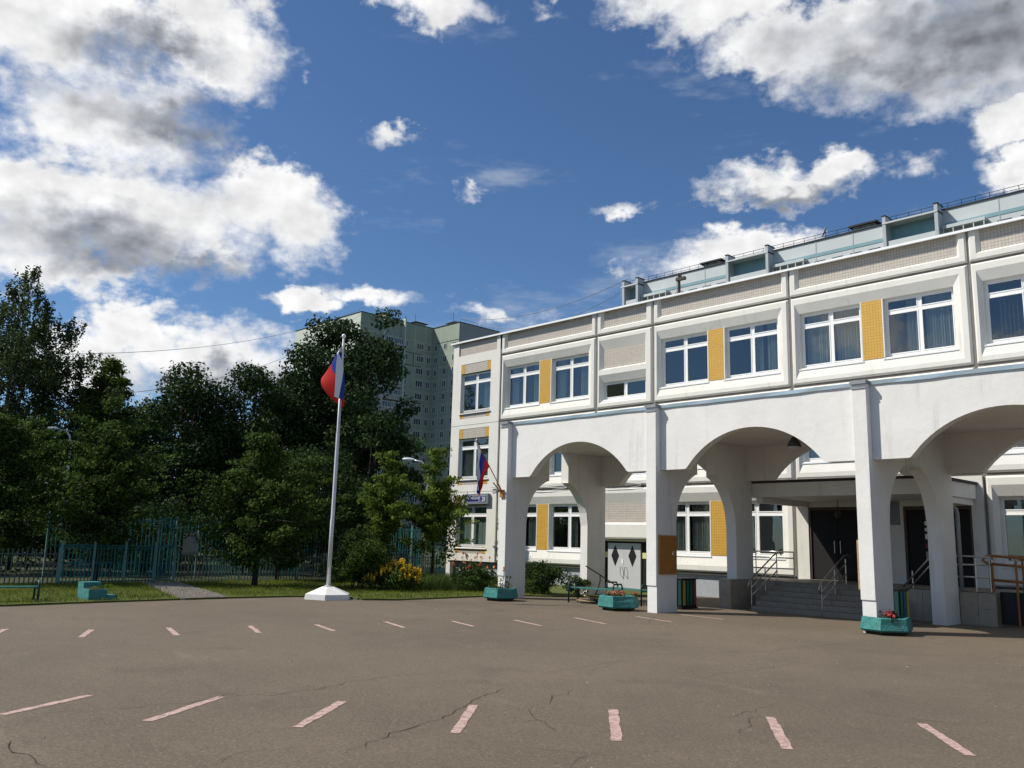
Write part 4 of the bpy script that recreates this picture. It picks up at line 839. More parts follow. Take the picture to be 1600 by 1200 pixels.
# rectangular stepped planter on the lawn edge
t = thing('planter', 'stepped teal concrete trough on the lawn at the left', 'planter', (5.7, -19.4, 0), 'teal planters')
part(t, 'tub', MB().box(5.40, 6.03, -19.67, -19.22, .0, .31).box(5.5, 6.05, -19.218, -18.95, .0, .16), 'teal_concrete'); part(t, 'back_block', MB().box(4.95, 5.38, -19.60, -19.15, 0, .46), 'teal_concrete')
part(t, 'soil', MB().box(5.45, 5.98, -19.62, -19.27, .311, .32), 'soil')
t2 = thing('flower_clump', 'wilted pale weeds in the stepped teal trough', 'flowers', (5.7, -19.4, .3)); leafpart(t2, 'leaves', foliage(110, blobpts([(0, 0, .04, .22, .16, .05), (.1, .25, .08, .14, .16, .06)], .1), .09, 9, aspect=.3), 'leaf_bright')
def bench(A, B, label, w=.42, zs=.47, zt=.62, mt='teal_paint', arcs=True):
    """tube-framed bench from A to B (x, y); hoop legs at both ends"""
    A = Vector((*A, 0)); B = Vector((*B, 0)); t = thing('bench', label, 'bench', tuple((A + B) / 2), 'teal benches'); d = (B - A).normalized(); n = Vector((-d.y, d.x, 0))
    U = Vector((0, 0, 1))
    for i in range(4):
        o = n * (w * ((i + .5) / 4 - .5)); h = w / 4 * .40; m = MB()
        P = [A + o - n * h, B + o - n * h, B + o + n * h, A + o + n * h]
        m.add([tuple(p + U * (zs - .03)) for p in P] + [tuple(p + U * zs) for p in P], [(0, 3, 2, 1), (4, 5, 6, 7), (0, 1, 5, 4), (1, 2, 6, 5), (2, 3, 7, 6), (3, 0, 4, 7)]); part(t, 'seat_slat', m, mt)
    for e in (A + d * .06, B - d * .06):
        L = [e - n * w * .55, e - n * w * .55 + U * (zt - .08), e - n * w * .42 + U * zt, e + n * w * .42 + U * zt, e + n * w * .55 + U * (zt - .08), e + n * w * .55]
        part(t, 'leg_hoop', MB().tube(L, .026, 8), 'hoop_paint', smooth=True)
        part(t, 'crossbar', MB().tube([e - n * w * .54 + U * (zs - .05), e + n * w * .54 + U * (zs - .05)], .015, 6), mt)
    return t
bench((11.15, -7.02), (12.95, -6.90), 'teal bench with hoop legs behind the leftmost pillar, rubbish under it')
bench((11.75, -5.85), (13.5, -6.2), 'teal bench with hoop legs farther back towards the grey door')
bench((5.55, -23.4), (5.72, -20.75), 'long teal bench on the lawn at the left edge', .40, .40, .52)
for i, (x, y, z, l, rz, rx, mt) in enumerate(((11.75, -7.05, .06, .55, 20, 6, 'wood_raw'), (11.95, -6.95, .12, .6, 62, 24, 'wood_raw'), (12.1, -7.0, .10, .5, 100, 14, 'bark'), (12.3, -6.95, .13, .7, 40, 10, 'bark'), (12.5, -6.7, .08, .6, 10, 5, 'bark'), (12.05, -7.15, .05, .65, 35, 0, 'black'), (12.25, -6.8, .2, .5, 75, 20, 'door_frame'), (12.45, -6.95, .07, .4, 120, 8, 'flash_white'))):
    m = MB().cbox(-l / 2, l / 2, -.07, .07, -.015, .015, .004); o = link('broken_board', m.mesh('broken_board'), mt, None, (x, y, z)); o.rotation_euler = (R(rx * .4), R(rx), R(rz))
    setp(o, ('pale raw board at the left end of the rubbish heap', 'pale raw board tilted upright in the rubbish heap', 'dark board leaning left of the middle of the rubbish heap', 'longest dark board lying on the rubbish heap', 'dark board at the right end of the rubbish heap', 'black strip lying flat at the front of the rubbish heap', 'brown board on top of the rubbish heap', 'small white board piece in the rubbish heap')[i], 'board', 'broken boards under the bench')
solo('bent_tube', MB().tube([(11.95, -6.85, .25), (12.0, -6.75, .45), (12.05, -6.72, .70), (12.02, -6.7, .86)], .018, 6).tube([(11.65, -6.95, 1.12), (12.02, -6.7, .86), (12.40, -6.45, .58)], .02, 6), 'black', 'black metal tube frame sticking up out of the rubbish heap', 'scrap', (11.95, -6.85, .2))

# ------------------------------------------------------------------ fences
PK = {}
def pickets(t, A, B, h, sp, mt, w=.035, post=2.6, hp=None, rails=(.25, .85), pm='fence_post'):
    A = Vector((*A, 0)); B = Vector((*B, 0)); L = (B - A).length; d = (B - A) / L; n = int(L / sp); key = (h, w, mt)
    if key not in PK: PK[key] = MB().cbox(-w / 2, w / 2, -w / 2, w / 2, .06, h, w * .2).mesh('picket'); PK[key].materials.append(MATS[mt])
    base = wloc(t)
    for i in range(n + 1):
        p = A + d * (i * sp) - base; o = link('picket', PK[key], None, t, p); o.scale = (1, 1, rng.uniform(.985, 1.012)); o.rotation_euler = (rng.uniform(-.012, .012), rng.uniform(-.012, .012), math.atan2(d.y, d.x))
    for f in rails:
        a = A + Vector((0, 0, h * f)); b = B + Vector((0, 0, h * f)); part(t, 'rail', MB().tube([a, b], .022, 5), mt)
    k = max(1, round(L / post))
    for i in range(k + 1):
        p = A + d * (L * i / k); part(t, 'post', MB().cbox(p.x - .035, p.x + .035, p.y - .035, p.y + .035, 0, (hp or h + .05), .008), pm)
f = thing('picket_fence', 'low dark green metal picket fence at the far left behind the teal bench', 'fence', (-1.55, -21, 0), 'metal fences of the school yard'); pickets(f, (-1.35, -24.5), (-1.45, -18.2), 1.18, .14, 'fence_green')
f = thing('picket_fence', 'low grey-green metal picket fence along the lawn behind the flagpole', 'fence', (-2.5, -8, 0), 'metal fences of the school yard'); pickets(f, (-1.95, -14.1), (-3.35, -.7), 1.12, .14, 'fence_green')
f = thing('fence_gate', 'teal metal gate of narrow bars with a tall right post', 'gate', (-1.7, -16.2, 0)); pickets(f, (-1.45, -18.15), (-1.85, -14.9), 1.32, .12, 'fence_teal', .026, 1.1, 1.45, (.08, .55, .92, .99))
pickets(f, (-1.86, -14.85), (-1.94, -14.15), 2.32, .10, 'fence_teal', .026, .7, 2.38, (.05, .57, .985))
f = thing('tall_fence', 'tall teal metal fence standing farther back, ending beside the school', 'fence', (-6, -8, 0), 'metal fences of the school yard'); pickets(f, (-5.0, -17.6), (-6.6, 3.0), 2.35, .16, 'fence_teal', .035, 2.8, 2.5, (.08, .52, .94))
solo('grey_panel', MB().cbox(-2.35, -2.30, -13.7, -13.1, 1.0, 1.8, .01), 'far_grey', 'plain grey board standing behind the gate post', 'board', (-2.3, -13.1, .95))

# ------------------------------------------------------------------ trees and shrubs
def crown(cx, cy, rx, rz, zc, n_cl, seed, sub=.30, egg=0., hollow=.55):
    g = random.Random(seed); out = []
    for i in range(n_cl):
        while True:
            d = Vector((g.gauss(0, 1), g.gauss(0, 1), g.gauss(0, 1)))
            if d.length > .1: break
        d.normalize(); r = g.uniform(hollow, 1.0) * g.uniform(.82, 1.10)
        k = 1 - egg * max(0, d.z * r); s = sub * g.uniform(.55, 1.25)
        out.append((cx + d.x * rx * r * k, cy + d.y * rx * r * k, zc + d.z * rz * r, rx * s, rx * s, rx * s * .72))
    return out
def tree(name, label, loc, height, rx, kind, n=14000, leaf=.22, base=.25, n_cl=70, seed=0, trunk=.16, egg=.35, bark='bark', sub=.30, droop=False, lean=0., group='trees beyond the plaza', hollow=.55, cat='tree', spray=False):
    t = thing(name, label, cat, (loc[0], loc[1], 0), group); zb = height * base; rz = (height - zb) / 2 * .95; zc = zb + rz
    cl = crown(lean, 0, rx, rz, zc, n_cl, seed, sub, egg, hollow); g = random.Random(seed + 99)
    m = MB(); top = zc + rz * .35; P = [(lean * k * .5 + g.uniform(-.04, .04) * height * .1, g.uniform(-.04, .04) * height * .1, top * k) for k in (0, .2, .45, .7, 1)]; P[0] = (0, 0, -.03)
    m.tube(P, [trunk * 1.25, trunk, trunk * .8, trunk * .55, trunk * .2], 9)
    for c in g.sample(cl, min(16, len(cl))):
        s = g.uniform(.3, .85); q = Vector(P[0]).lerp(Vector(P[-1]), s); e = Vector(c[:3]); mid = q.lerp(e, .5) + Vector((0, 0, (.08 if not droop else .25) * (e - q).length)); m.tube([q, mid, e], [trunk * .42 * (1 - s * .5), trunk * .26, trunk * .07], 5)
    link('trunk', m.mesh('trunk', smooth=True), bark, t)
    if droop:            # hanging birch twigs
        gg = np.random.default_rng(seed); B = np.array(cl); strands = []
        for c in B:
            for _ in range(int(14)):
                d = gg.normal(size=3); d /= np.linalg.norm(d); q = c[:3] + d * c[3:] * gg.uniform(.2, 1.0); strands.append((*q, gg.uniform(.4, 1.5)))
        Sx = np.array(strands); k = gg.integers(0, len(Sx), n); u = gg.random(n); Pp = Sx[k, :3].copy(); Pp[:, 2] -= u * Sx[k, 3]; Pp += gg.normal(size=(n, 3)) * .07; Pp[:, 2] += .3
        V = foliage(n, lambda g_, n_: (Pp, gg.normal(size=(n, 3)) * .5), leaf, seed, up=.0, aspect=.6)
    elif spray:          # leaves carried along outward branches, so that the crown is layered and its rim ragged
        bl = []
        for c in cl:
            e = Vector(c[:3]); q = Vector((lean * .5, 0, max(.4, c[2] - .30 * math.hypot(c[0], c[1]) - .15 * rx)))
            e = q + (e - q) * g.uniform(.85, 1.22)
            for k in range(6):
                t_ = .30 + .74 * k / 5; p_ = q.lerp(e, t_); p_.z += .10 * rx * math.sin(t_ * 2.6) - .05 * rx * t_; w_ = rx * sub * (1.02 - .62 * t_) * g.uniform(.7, 1.2); bl.append((p_.x, p_.y, p_.z, w_, w_, w_ * .5))
        V = foliage(n, blobpts(bl, .15), leaf, seed, up=.6)
    else: V = foliage(n, blobpts(cl, .35), leaf, seed, up=.45)
    leafpart(t, 'crown', V, kind); return t
tree('birch_tree', 'tall drooping birch tree at the left edge, higher than its neighbours', (-24.2, -14.9), 18.0, 6.4, 'leaf_birch', 60000, .17, 0.1, 190, 11, .2, .72, 'birch_bark', .14, True, hollow=.25)
tree('birch_tree', 'second birch crown behind the tall birch, cut by the left edge', (-24.5, -18.5), 14.0, 3.4, 'leaf_birch', 20000, .17, .12, 70, 12, .18, .5, 'birch_bark', .18, True, hollow=.25)
tree('maple_tree', 'yellow-green maple tree right of the tall birch', (-23.6, -9.9), 12.0, 4.2, 'leaf_maple', 28000, .22, .15, 80, 21, .16, sub=.26, spray=True)
tree('linden_tree', 'dark round linden tree in the middle of the tree line', (-19.3, -6.9), 12.9, 4.0, 'leaf_linden', 24000, .22, .12, 95, 22, .2, sub=.28)
tree('linden_tree', 'dark round linden tree left of the flag', (-18.6, -3.2), 13.0, 4.0, 'leaf_linden', 24000, .22, .12, 95, 23, .2, sub=.28)
tree('oak_tree', 'tallest dark tree behind the flag beside the apartment block', (-17.4, 2.4), 18.2, 4.7, 'leaf_oak', 56000, .24, .10, 190, 24, .26, .30, sub=.24, hollow=.25)
tree('linden_tree', 'dark low linden tree below the right side of the tallest tree', (-12.0, 1.1), 10.6, 3.0, 'leaf_linden', 16000, .22, .1, 60, 25, .15)
tree('linden_tree', 'dark tree filling the gap left of the tallest tree', (-22.0, 1.0), 12.4, 3.6, 'leaf_linden', 17000, .24, .1, 60, 26, .17)
tree('linden_tree', 'dark tree behind the yellow-green maple', (-35.0, -8.8), 10.6, 4.2, 'leaf_linden', 14000, .26, .08, 60, 27, .17)
tree('linden_tree', 'far dark tree between the round lindens', (-33.0, -3.7), 11.6, 4.4, 'leaf_linden', 14000, .26, .06, 60, 28, .17)
tree('maple_tree', 'mid green tree below the birch, a lamp head before it', (-14.2, -16.4), 7.6, 3.4, 'leaf_fruit', 18000, .18, .12, 70, 31, .12, sub=.26, spray=True)
tree('fruit_tree', 'low spreading fruit tree with a forked dark trunk before the gate', (-2.3, -16.75), 6.6, 3.3, 'leaf_fruit', 30000, .125, 0.11, 110, 32, .10, .55, sub=.20, hollow=.3, group='small trees on the lawn', spray=True)
tree('fruit_tree', 'low dark fruit tree at the left edge above the teal bench', (-3.0, -20.0), 6.6, 3.2, 'leaf_fruit', 26000, .125, 0.11, 100, 33, .09, .5, sub=.20, hollow=.3, group='small trees on the lawn', spray=True)
tree('fruit_tree', 'broad green fruit tree on the lawn left of the flagpole', (1.1, -12.5), 5.9, 3.4, 'leaf_fruit', 30000, .125, 0.09, 110, 34, .09, .85, sub=.20, hollow=.3, group='small trees on the lawn', spray=True)
tree('fruit_tree', 'small green tree against the fence behind the flagpole', (-2.6, -9.6), 6.0, 2.9, 'leaf_fruit', 20000, .14, 0.08, 60, 35, .08, .3, sub=.26, group='small trees on the lawn', spray=True)
tree('fruit_tree', 'dark tree behind the fence right of the flagpole', (-7.0, -5.2), 6.6, 3.0, 'leaf_linden', 16000, .17, .1, 60, 36, .1, group='small trees on the lawn')
tree('young_maple', 'sparse light green young maple right of the flagpole', (-2.3, -4.6), 6.3, 1.9, 'leaf_bright', 9500, .15, 0.08, 60, 37, .06, .6, sub=.26, group='young maples by the school', hollow=.2, spray=True)
tree('young_maple', 'light green young maple touching the left corner of the school', (-1.2, -2.7), 6.2, 2.3, 'leaf_bright', 14000, .15, 0.08, 80, 38, .07, .45, sub=.26, group='young maples by the school', hollow=.2, spray=True)
for i, (x, y, h, r_, lab) in enumerate(((-46, -22, 11, 5, 'far tree closing the view behind the birch'), (-45, -12, 10.5, 5, 'far tree closing the view behind the maple'), (-43, -3, 10.5, 5, 'far tree closing the view behind the lindens'), (-38, 5, 11, 4.6, 'far tree closing the view behind the flag'), (-30, 10, 9, 4.0, 'far tree behind the right street lamp'), (-28, -22, 9.0, 4.5, 'dark tree low behind the left birch'))):
    tree('linden_tree', lab, (x, y), h, r_, 'leaf_linden', 9000, .34, .02, 50, 60 + i, .2, .2, sub=.34)
def understory():
    for i, (x, y, r_, h) in enumerate(((-9.5, -22.0, 2.4, 3.0), (-10.5, -18.0, 2.6, 3.4), (-9.0, -14.5, 2.4, 3.0), (-10.0, -11.0, 2.6, 3.4), (-9.4, -7.4, 2.3, 3.0), (-10.5, -2.5, 2.4, 3.2), (-9.0, .8, 2.0, 2.6), (-14.0, -20.0, 2.6, 3.6), (-15.5, -9.5, 2.8, 3.8))):
        shrub('hedge_shrub', ('dark shrub behind the low fence at the left edge', 'dark shrub behind the left end of the gate', 'dark shrub behind the tall gate post', 'dark shrub behind the broad fruit tree', 'dark shrub behind the fence in line with the flagpole', 'dark shrub behind the tall fence above the yellow bush', 'dark shrub behind the foot of the right street lamp', 'larger dark shrub farther back behind the left end of the gate', 'larger dark shrub farther back behind the broad fruit tree')[i], (x, y), r_, h, 'leaf_linden', 6500, .17, 120 + i)
def shrub(name, label, loc, rx, h, kind, n, leaf, seed, cat='shrub', extra=None, sub=.34):
    t = thing(name, label, cat, (loc[0], loc[1], .03)); cl = crown(0, 0, rx, h * .5, h * .5, 40, seed, sub, .1, .4); cl = [c for c in cl if c[2] > .05]
    leafpart(t, 'leaves', foliage(n, blobpts(cl, .35), leaf, seed, up=.4), kind); g = random.Random(seed); m = MB()
    for i in range(8): m.tube([(g.uniform(-.15, .15) * rx, g.uniform(-.15, .15) * rx, -.03), (g.uniform(-.5, .5) * rx, g.uniform(-.5, .5) * rx, h * .75)], [.02, .006], 5)
    link('stem', m.mesh('stem'), 'bark', t)
    if extra: extra(t, cl)
    return t
understory()
shrub('lilac_shrub', 'dark green round shrub just behind the flagpole foot', (4.05, -10.2), 1.3, 1.95, 'leaf_fruit', 13000, .09, 71)
def yellow_spikes(t, cl):
    g = random.Random(5); bl = []
    for _ in range(170):
        a = g.uniform(0, 6.283); r = 1.02 * math.sqrt(g.random()); z = .92 - .42 * r * r + g.uniform(-.12, .14); bl.append((r * math.cos(a), r * math.sin(a), z, .032, .032, .11))
    leafpart(t, 'flower_spike', foliage(4200, blobpts(bl, .1), .05, 88, aspect=.9), 'petal_yellow')
shrub('loosestrife', 'yellow flowering bush between the flagpole and the school', (5.0, -9.35), 1.0, .95, 'leaf_fruit', 5200, .085, 72, 'flowers', yellow_spikes)
def lilies(t, cl):
    g = random.Random(8); bl = [(g.uniform(-.9, .75), g.uniform(-.6, .6), g.uniform(.75, 1.38), .05, .05, .05) for _ in range(26)]
    leafpart(t, 'bloom', foliage(200, blobpts(bl, .1), .07, 89, aspect=.8), 'petal_orange'); m = MB()
    for b in bl: m.tube([(b[0] * .7, b[1] * .7, 0), (b[0], b[1], b[2])], .006, 4)
    link('flower_stem', m.mesh('flower_stem'), 'leaf_fruit', t)['kind'] = 'stuff'
shrub('lily_clump', 'orange lilies before the left corner of the school', (6.2, -6.7), .85, .85, 'leaf_lilac', 4600, .10, 73, 'flowers', lilies)
shrub('rose_shrub', 'dense green shrub behind the leftmost pillar', (8.35, -5.4), .85, 1.15, 'leaf_lilac', 6000, .075, 74)
shrub('rose_shrub', 'small pale green shrub tip beside the hoop-legged bench', (9.5, -4.9), .45, .75, 'leaf_fruit', 1500, .07, 75)
def grass(name, label, poly_test, n, h0, h1, w, kind, box, seed, z=.04):
    g = np.random.default_rng(seed); P = np.stack([g.uniform(box[0], box[1], n * 2), g.uniform(box[2], box[3], n * 2)], 1); P = P[[poly_test(p) for p in P]][:n]; n = len(P)
    h = g.uniform(h0, h1, n); a = g.uniform(0, 6.283, n); dx = np.stack([np.cos(a), np.sin(a)], 1) * w / 2; ln = g.normal(size=(n, 2)) * (h * .35)[:, None]
    v = np.zeros((n, 4, 3)); v[:, 0, :2] = P - dx; v[:, 1, :2] = P + dx; v[:, 2, :2] = P + ln + dx * .25; v[:, 3, :2] = P + ln - dx * .25; v[:, :2, 2] = z; v[:, 2:, 2] = z + h[:, None]
    o = link(name, quadmesh(name, v.reshape(-1, 3)), kind); return setp(o, label, 'grass', kind='stuff')
def inpoly(p, poly=LAWN):
    x, y = p; c = False; n = len(poly)
    for i in range(n):
        (x1, y1), (x2, y2) = poly[i], poly[i - 1]
        if (y1 > y) != (y2 > y) and x < (x2 - x1) * (y - y1) / (y2 - y1) + x1: c = not c
    return c
grass('lawn_grass', 'short mown grass of the lawn along the plaza', lambda p: inpoly(p) and not inpoly(p, PATH), 46000, .03, .10, .014, 'grass_blade', (-2, 8.7, -24, -5), 1)
grass('tall_grass', 'taller green grass before the left corner of the school', lambda p: inpoly(p) and (p[0] - 4.6) ** 2 / 9 + (p[1] + 5.6) ** 2 / 6.5 < 1, 15000, .18, .48, .016, 'grass_tall', (1, 8, -9, -2), 2)

# ------------------------------------------------------------------ street lamps
def street_lamp(x, y, h, label, dirv):
    t = thing('street_lamp', label, 'street lamp', (x, y, 0), 'street lamps'); d = Vector((*dirv, 0)).normalized(); b = Vector((x, y, 0)); U = Vector((0, 0, 1))
    part(t, 'pole', MB().tube([b, b + U * (h - 1.6), b + U * (h - .8), b + U * (h - .35) + d * .12, b + U * (h - .1) + d * .35, b + U * h + d * .85], [.09, .07, .05, .045, .042, .04], 10), 'pole_paint', smooth=True)
    e = b + U * (h + .02) + d * 1.05
    m = MB(); n = 12; rings = []
    for s, r in ((-.30, .04), (-.2, .10), (0, .135), (.2, .12), (.3, .04)):
        rings.append([(e + d * s + Vector((-d.y, d.x, 0)) * r * math.cos(2 * math.pi * k / n) + U * r * .62 * math.sin(2 * math.pi * k / n)) for k in range(n)])
    vs = [tuple(p) for r_ in rings for p in r_]; fs = [(k * n + i, k * n + (i + 1) % n, (k + 1) * n + (i + 1) % n, (k + 1) * n + i) for k in range(4) for i in range(n)] + [tuple(range(n)), tuple(4 * n + i for i in range(n))]
    m.add(vs, fs); part(t, 'lamp_head', m, 'lamp_white', smooth=True)
street_lamp(-5.6, .3, 5.85, 'pale street lamp before the apartment block', (-.72, -.69))
street_lamp(-18.2, -13.2, 6.95, 'white street lamp head before the left trees', (-.72, -.69))

# ------------------------------------------------------------------ green apartment block far behind
AB = thing('apartment_block', 'tall green panel apartment block behind the trees', 'building', (-131.3, 90, 0))
AX, AY0, AY1, CX, H = -131.3, 78.57, 99.25, -121.5, 52.0
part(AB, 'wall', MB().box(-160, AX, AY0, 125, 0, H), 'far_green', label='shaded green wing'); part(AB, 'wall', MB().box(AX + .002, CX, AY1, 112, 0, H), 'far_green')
part(AB, 'lit_end_wall', MB().box(-160, AX - .05, AY0 - .06, AY0 - .002, 0, H - .2), 'far_light')  # sunlight on this face is put into a paler wall colour
part(AB, 'grey_end_wall', MB().box(CX, CX + .05, AY1 + .2, 111.9, 0, H - .05), 'far_grey')
part(AB, 'parapet', MB().box(-160, AX + .15, AY0 - .15, AY1 - .02, H, H + .12).box(AX + .16, CX + .15, AY1 - .15, 112.1, H + .001, H + .12), 'far_seam_dark')
seam = MB()
for z in np.arange(H - 4.0, 3, -3.0):
    seam.box(AX, AX + .03, AY0, AY1, z - .06, z + .06)
    seam.box(AX + .05, CX, AY1 - .03, AY1, z - .06, z + .06)
for y in (90.3, 94, 97.0): seam.box(AX, AX + .032, y - .06, y + .06, 0, H)
for x in (-128.3, -124.8): seam.box(x - .06, x + .06, AY1 - .032, AY1, 0, H)
part(AB, 'panel_seam', seam, 'far_seam')
part(AB, 'dark_seam', MB().box(AX, AX + .05, 90.4, 96.2, H - 7.1, H - 6.95).box(AX, AX + .05, 93.6, 93.75, H - 10, H - 7.1).box(AX, AX + .05, 90.4, 96, H - 10.1, H - 9.95).box(AX + 1.2, CX, AY1 - .05, AY1, H - 4.1, H - 3.95), 'far_seam_dark')
WM = {}
def far_window(y, x, z, w, h, face, n=2):
    k = (w, h, face, n)
    if k not in WM:
        f = MB(); p = MB(); t = .10
        if face == 'x':
            f.box(0, .05, 0, w, 0, t).box(0, .05, 0, w, h - t, h)
            for i in range(n + 1): q = (w - t) * i / n; f.box(0, .05, q, q + t, t, h - t)
            p.box(.0, .02, .02, w - .02, .02, h - .02)
        else:
            f.box(0, w, -.05, 0, 0, t).box(0, w, -.05, 0, h - t, h)
            for i in range(n + 1): q = (w - t) * i / n; f.box(q, q + t, -.05, 0, t, h - t)
            p.box(.02, w - .02, -.02, 0, .02, h - .02)
        WM[k] = (f.mesh('window'), p.mesh('pane')); WM[k][0].materials.append(MATS['far_frame']); WM[k][1].materials.append(MATS['far_pane'])
    o = link('window', WM[k][0], None, AB, Vector((x, y, z)) - wloc(AB)); link('pane', WM[k][1], None, o)
fr = random.Random(4)
for r_ in range(16):
    z = H - 5.9 - 3.0 * r_
    if z < 3: break
    far_window(90.9, AX + .02, z, 1.0, 1.5, 'x', 2); far_window(94.5, AX + .02, z, 2.1, 1.55, 'x', 3); far_window(97.6, AX + .02, z, 1.1, 1.6, 'x', 2)
    far_window(AY1 - .02, -130.4, z, 1.2, 1.55, 'y', 2); far_window(AY1 - .02, -127.1, z, 1.3, 1.6, 'y', 2); far_window(AY1 - .02, -123.8, z, 1.4, 1.55, 'y', 2)
    # glazed balconies of the left wing
    part(AB, 'balcony', MB().box(AX, AX + 1.0, 84.6, 89.9, z - 1.1, z + .02), 'far_grey')
    far_window(84.9, AX + .85, z + .03, 2.2, 1.4, 'x', 3); far_window(87.3, AX + .98, z + .03, 2.5, 1.4, 'x', 5)
    if r_ < 5: part(AB, 'air_conditioner', MB().box(-122.2, -121.7, AY1 - .5, AY1 - .05, z - .6, z - .1), 'far_frame')
part(AB, 'balcony_divider', MB().box(AX, AX + 1.1, 84.3, 84.6, 0, H + .4).box(AX, AX + 1.3, 89.95, 90.3, 0, H + .5), 'far_seam')
for (x, y, w) in ((-134.0, 86.5, 3.0), (-127.5, 103, 3.0), (-135, 97, 3.6)):
    part(AB, 'roof_vent', MB().box(x - w * .4, x + w * .4, y - w * .4, y + w * .4, H, H + 1.2), 'far_light'); part(AB, 'vent_roof', MB().loft([(hexa(w * .85, (x, y), 4, R(45)), H + 1.25), (hexa(w * .3, (x, y), 4, R(45)), H + 1.8)]), 'roof_felt')
part(AB, 'aerial', MB().tube([(-126, 101, H), (-126, 101, H + 3.5)], .05, 5).tube([(-133, 95, H), (-133, 95, H + 3)], .05, 5), 'roof_felt')
rl = MB()
for i in range(9): rl.tube([(CX - .2, AY1 + .5 + i * 1.3, H), (CX - .2, AY1 + .5 + i * 1.3, H + .9)], .03, 4)
rl.tube([(CX - .2, AY1 + .4, H + .9), (CX - .2, AY1 + 11, H + .9)], .03, 4); part(AB, 'roof_railing', rl, 'roof_felt')

# ------------------------------------------------------------------ pale block rising behind the school roof
PB = thing('apartment_block', 'long pale blue-grey apartment block rising behind the school roof', 'building', (-20, 76, 0))
PX0, PX1, PY, PH = -53.0, 14.0, 76.0, 41.75
part(PB, 'wall', MB().box(PX0, PX1, PY, 90, 0, PH), 'pale_block'); part(PB, 'roof_edge', MB().box(PX0 - .1, PX1, PY - .15, 90, PH + .002, PH + .14), 'roof_felt')
per = [(-56.2, -50.1), (-34.2, -28.0), (-12.1, -6.0), (9.9, 16.0)]
for a, b in per:
    a_ = max(a, PX0)
    for z in range(3):
        zt = PH - 1.1 - 3.0 * z
        part(PB, 'balcony_recess', MB().box(a_ + .05, b - .05, PY - .06, PY - .002, zt - 1.6, zt + (.55 if z == 0 else 0)), 'teal_band')
        part(PB, 'balcony', MB().box(a_ + .1, b - .1, PY - 1.35, PY - 1.25, zt - 2.7, zt - 1.65), 'pale_block')
    part(PB, 'balcony_roof', MB().box(a_ - .2, b + .2, PY - 1.6, PY - .01, PH - .55, PH - .35), 'pale_block')
    for x in (a, b):
        if x < PX0 - .5: x = PX0 + .25
        part(PB, 'divider', MB().box(x - .2, x + .2, PY - 1.55, PY - .001, 0, PH + .45), 'blue_grey'); part(PB, 'divider_cap', MB().box(x - .25, x + .25, PY - 1.6, PY + .3, PH + .451, PH + .6), 'roof_felt')
    # lower, brighter loggias beside each balcony pair
    part(PB, 'loggia', MB().box(b + .3, b + 5.0, PY - .9, PY - .003, PH - 2.6, PH - 2.2), 'pale_block')
    for i in range(5): part(PB, 'loggia_post', MB().box(b + .4 + i * 1.1, b + .5 + i * 1.1, PY - .85, PY - .75, PH - 4, PH - 2.61), 'far_frame')
    for i in range(4):
        xx = b + 6.0 + i * 2.4
        if xx < a + 21: part(PB, 'window', MB().box(xx, xx + 1.5, PY - .03, PY - .001, PH - 4.2, PH - 2.75), 'far_pane')
    part(PB, 'teal_band', MB().box(b + .4, b + 15.5, PY - .05, PY - .002, PH - 2.15, PH - 1.7), 'teal_band')
    part(PB, 'panel_seam', MB().box(b + 6.2, b + 6.32, PY - .04, PY - .0015, 0, PH - .01).box(b + 11.2, b + 11.32, PY - .04, PY - .0015, 0, PH - .01), 'blue_grey')
for x in (-38.0, -15.5, 6.4):
    part(PB, 'roof_vent', MB().box(x - 1.4, x + 1.4, PY + .5, PY + 3, PH, PH + .75), 'far_light'); part(PB, 'vent_roof', MB().box(x - 1.8, x + 1.8, PY + .1, PY + 3.4, PH + .76, PH + .98), 'roof_felt')
rl = MB()
for i in range(44): x = PX0 + .6 + i * 1.52; rl.tube([(x, PY + .4, PH), (x, PY + .4, PH + .95)], .035, 4)
rl.tube([(PX0, PY + .4, PH + .95), (PX1, PY + .4, PH + .95)], .035, 4).tube([(PX0, PY + .4, PH + .55), (PX1, PY + .4, PH + .55)], .03, 4); part(PB, 'roof_railing', rl, 'roof_felt')
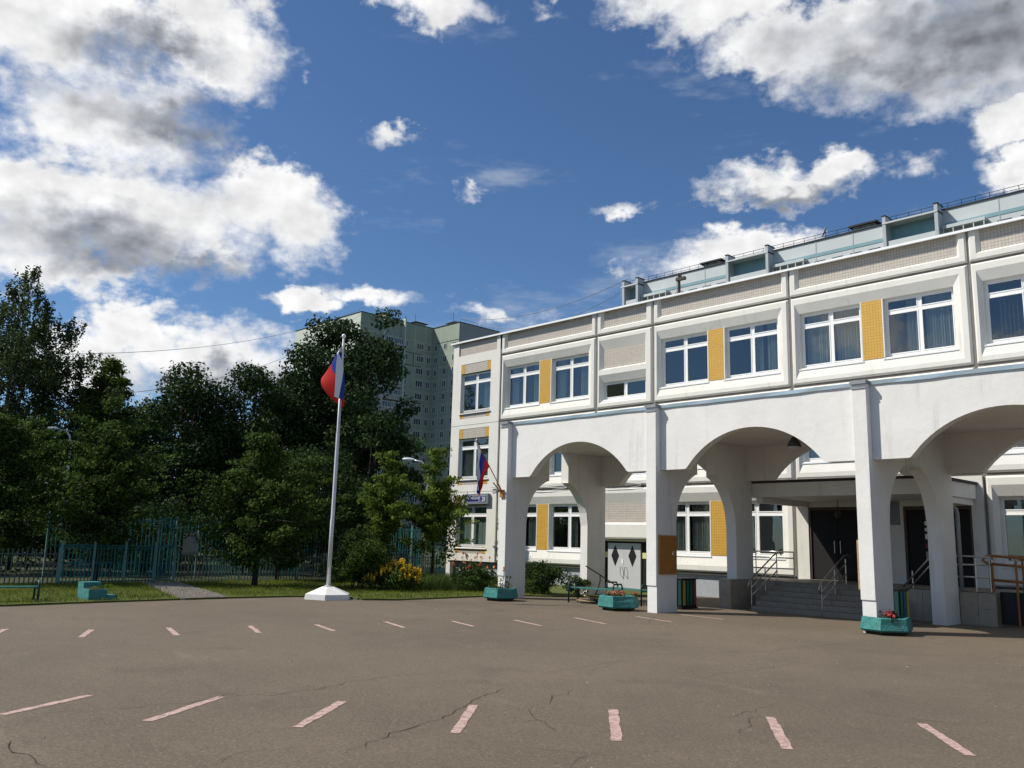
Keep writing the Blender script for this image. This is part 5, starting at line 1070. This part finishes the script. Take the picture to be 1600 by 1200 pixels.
sdm = MB(); n = 16; c0 = Vector((-20.6, PY + .6, PH + 1.15)); ax = Vector((-.75, -.55, .35)).normalized(); e1 = ax.cross(Vector((0, 0, 1))).normalized(); e2 = e1.cross(ax)
vs = [tuple(c0 - ax * .0)]; 
for r_, dpt in ((.45, .08), (.85, .28)):
    for k in range(n): w = 2 * math.pi * k / n; vs.append(tuple(c0 + ax * dpt + (e1 * math.cos(w) + e2 * math.sin(w)) * r_))
fs = [(0, 1 + k, 1 + (k + 1) % n) for k in range(n)] + [(1 + k, 1 + n + k, 1 + n + (k + 1) % n, 1 + (k + 1) % n) for k in range(n)]
sdm.add(vs, fs); sdm.tube([(c0.x, c0.y, PH), tuple(c0)], .05, 6)
solo('satellite_dish', sdm, 'far_grey', 'grey satellite dish on the roof of the pale block', 'dish', (c0.x, c0.y, PH))
# ------------------------------------------------------------------ mast on the school roof, overhead cables
rm = thing('roof_mast', 'short dark mast with a camera on the school roof edge', 'mast', (10.1, .3, 11.68))
part(rm, 'post', MB().tube([(10.1, .3, 11.6), (10.1, .3, 12.62)], [.07, .05], 8), 'lamp_dark'); part(rm, 'camera', MB().box(10.0, 10.42, .2, .34, 12.3, 12.42).tube([(10.1, .3, 12.3), (10.25, .25, 12.5)], .03, 6), 'lamp_dark')
def sag(A, B, s, label, r=.02):
    A = Vector(A); B = Vector(B); P = []
    for i in range(25): t_ = i / 24; q = A.lerp(B, t_); q.z -= s * 4 * t_ * (1 - t_); P.append(q)
    solo('overhead_cable', MB().tube(P, r, 4), 'zinc_dull', label, 'cable', tuple(A), 'overhead cables')
sag((-131, 79, 53.0), (-40, -40, 12), 6, 'upper thin cable from the green block to the left trees', .03)
sag((-131, 80, 53.0), (-36, -26, 9), 7, 'lower thin cable from the green block to the left trees', .03)
sag((-122, 100, 53.2), (-53, 76, 43), 2.5, 'upper cable strung between the two apartment blocks', .05)
sag((-122, 104, 53.2), (-53, 77, 42.2), 4.0, 'lower cable strung between the two apartment blocks', .05)
bpy.context.view_layer.update()
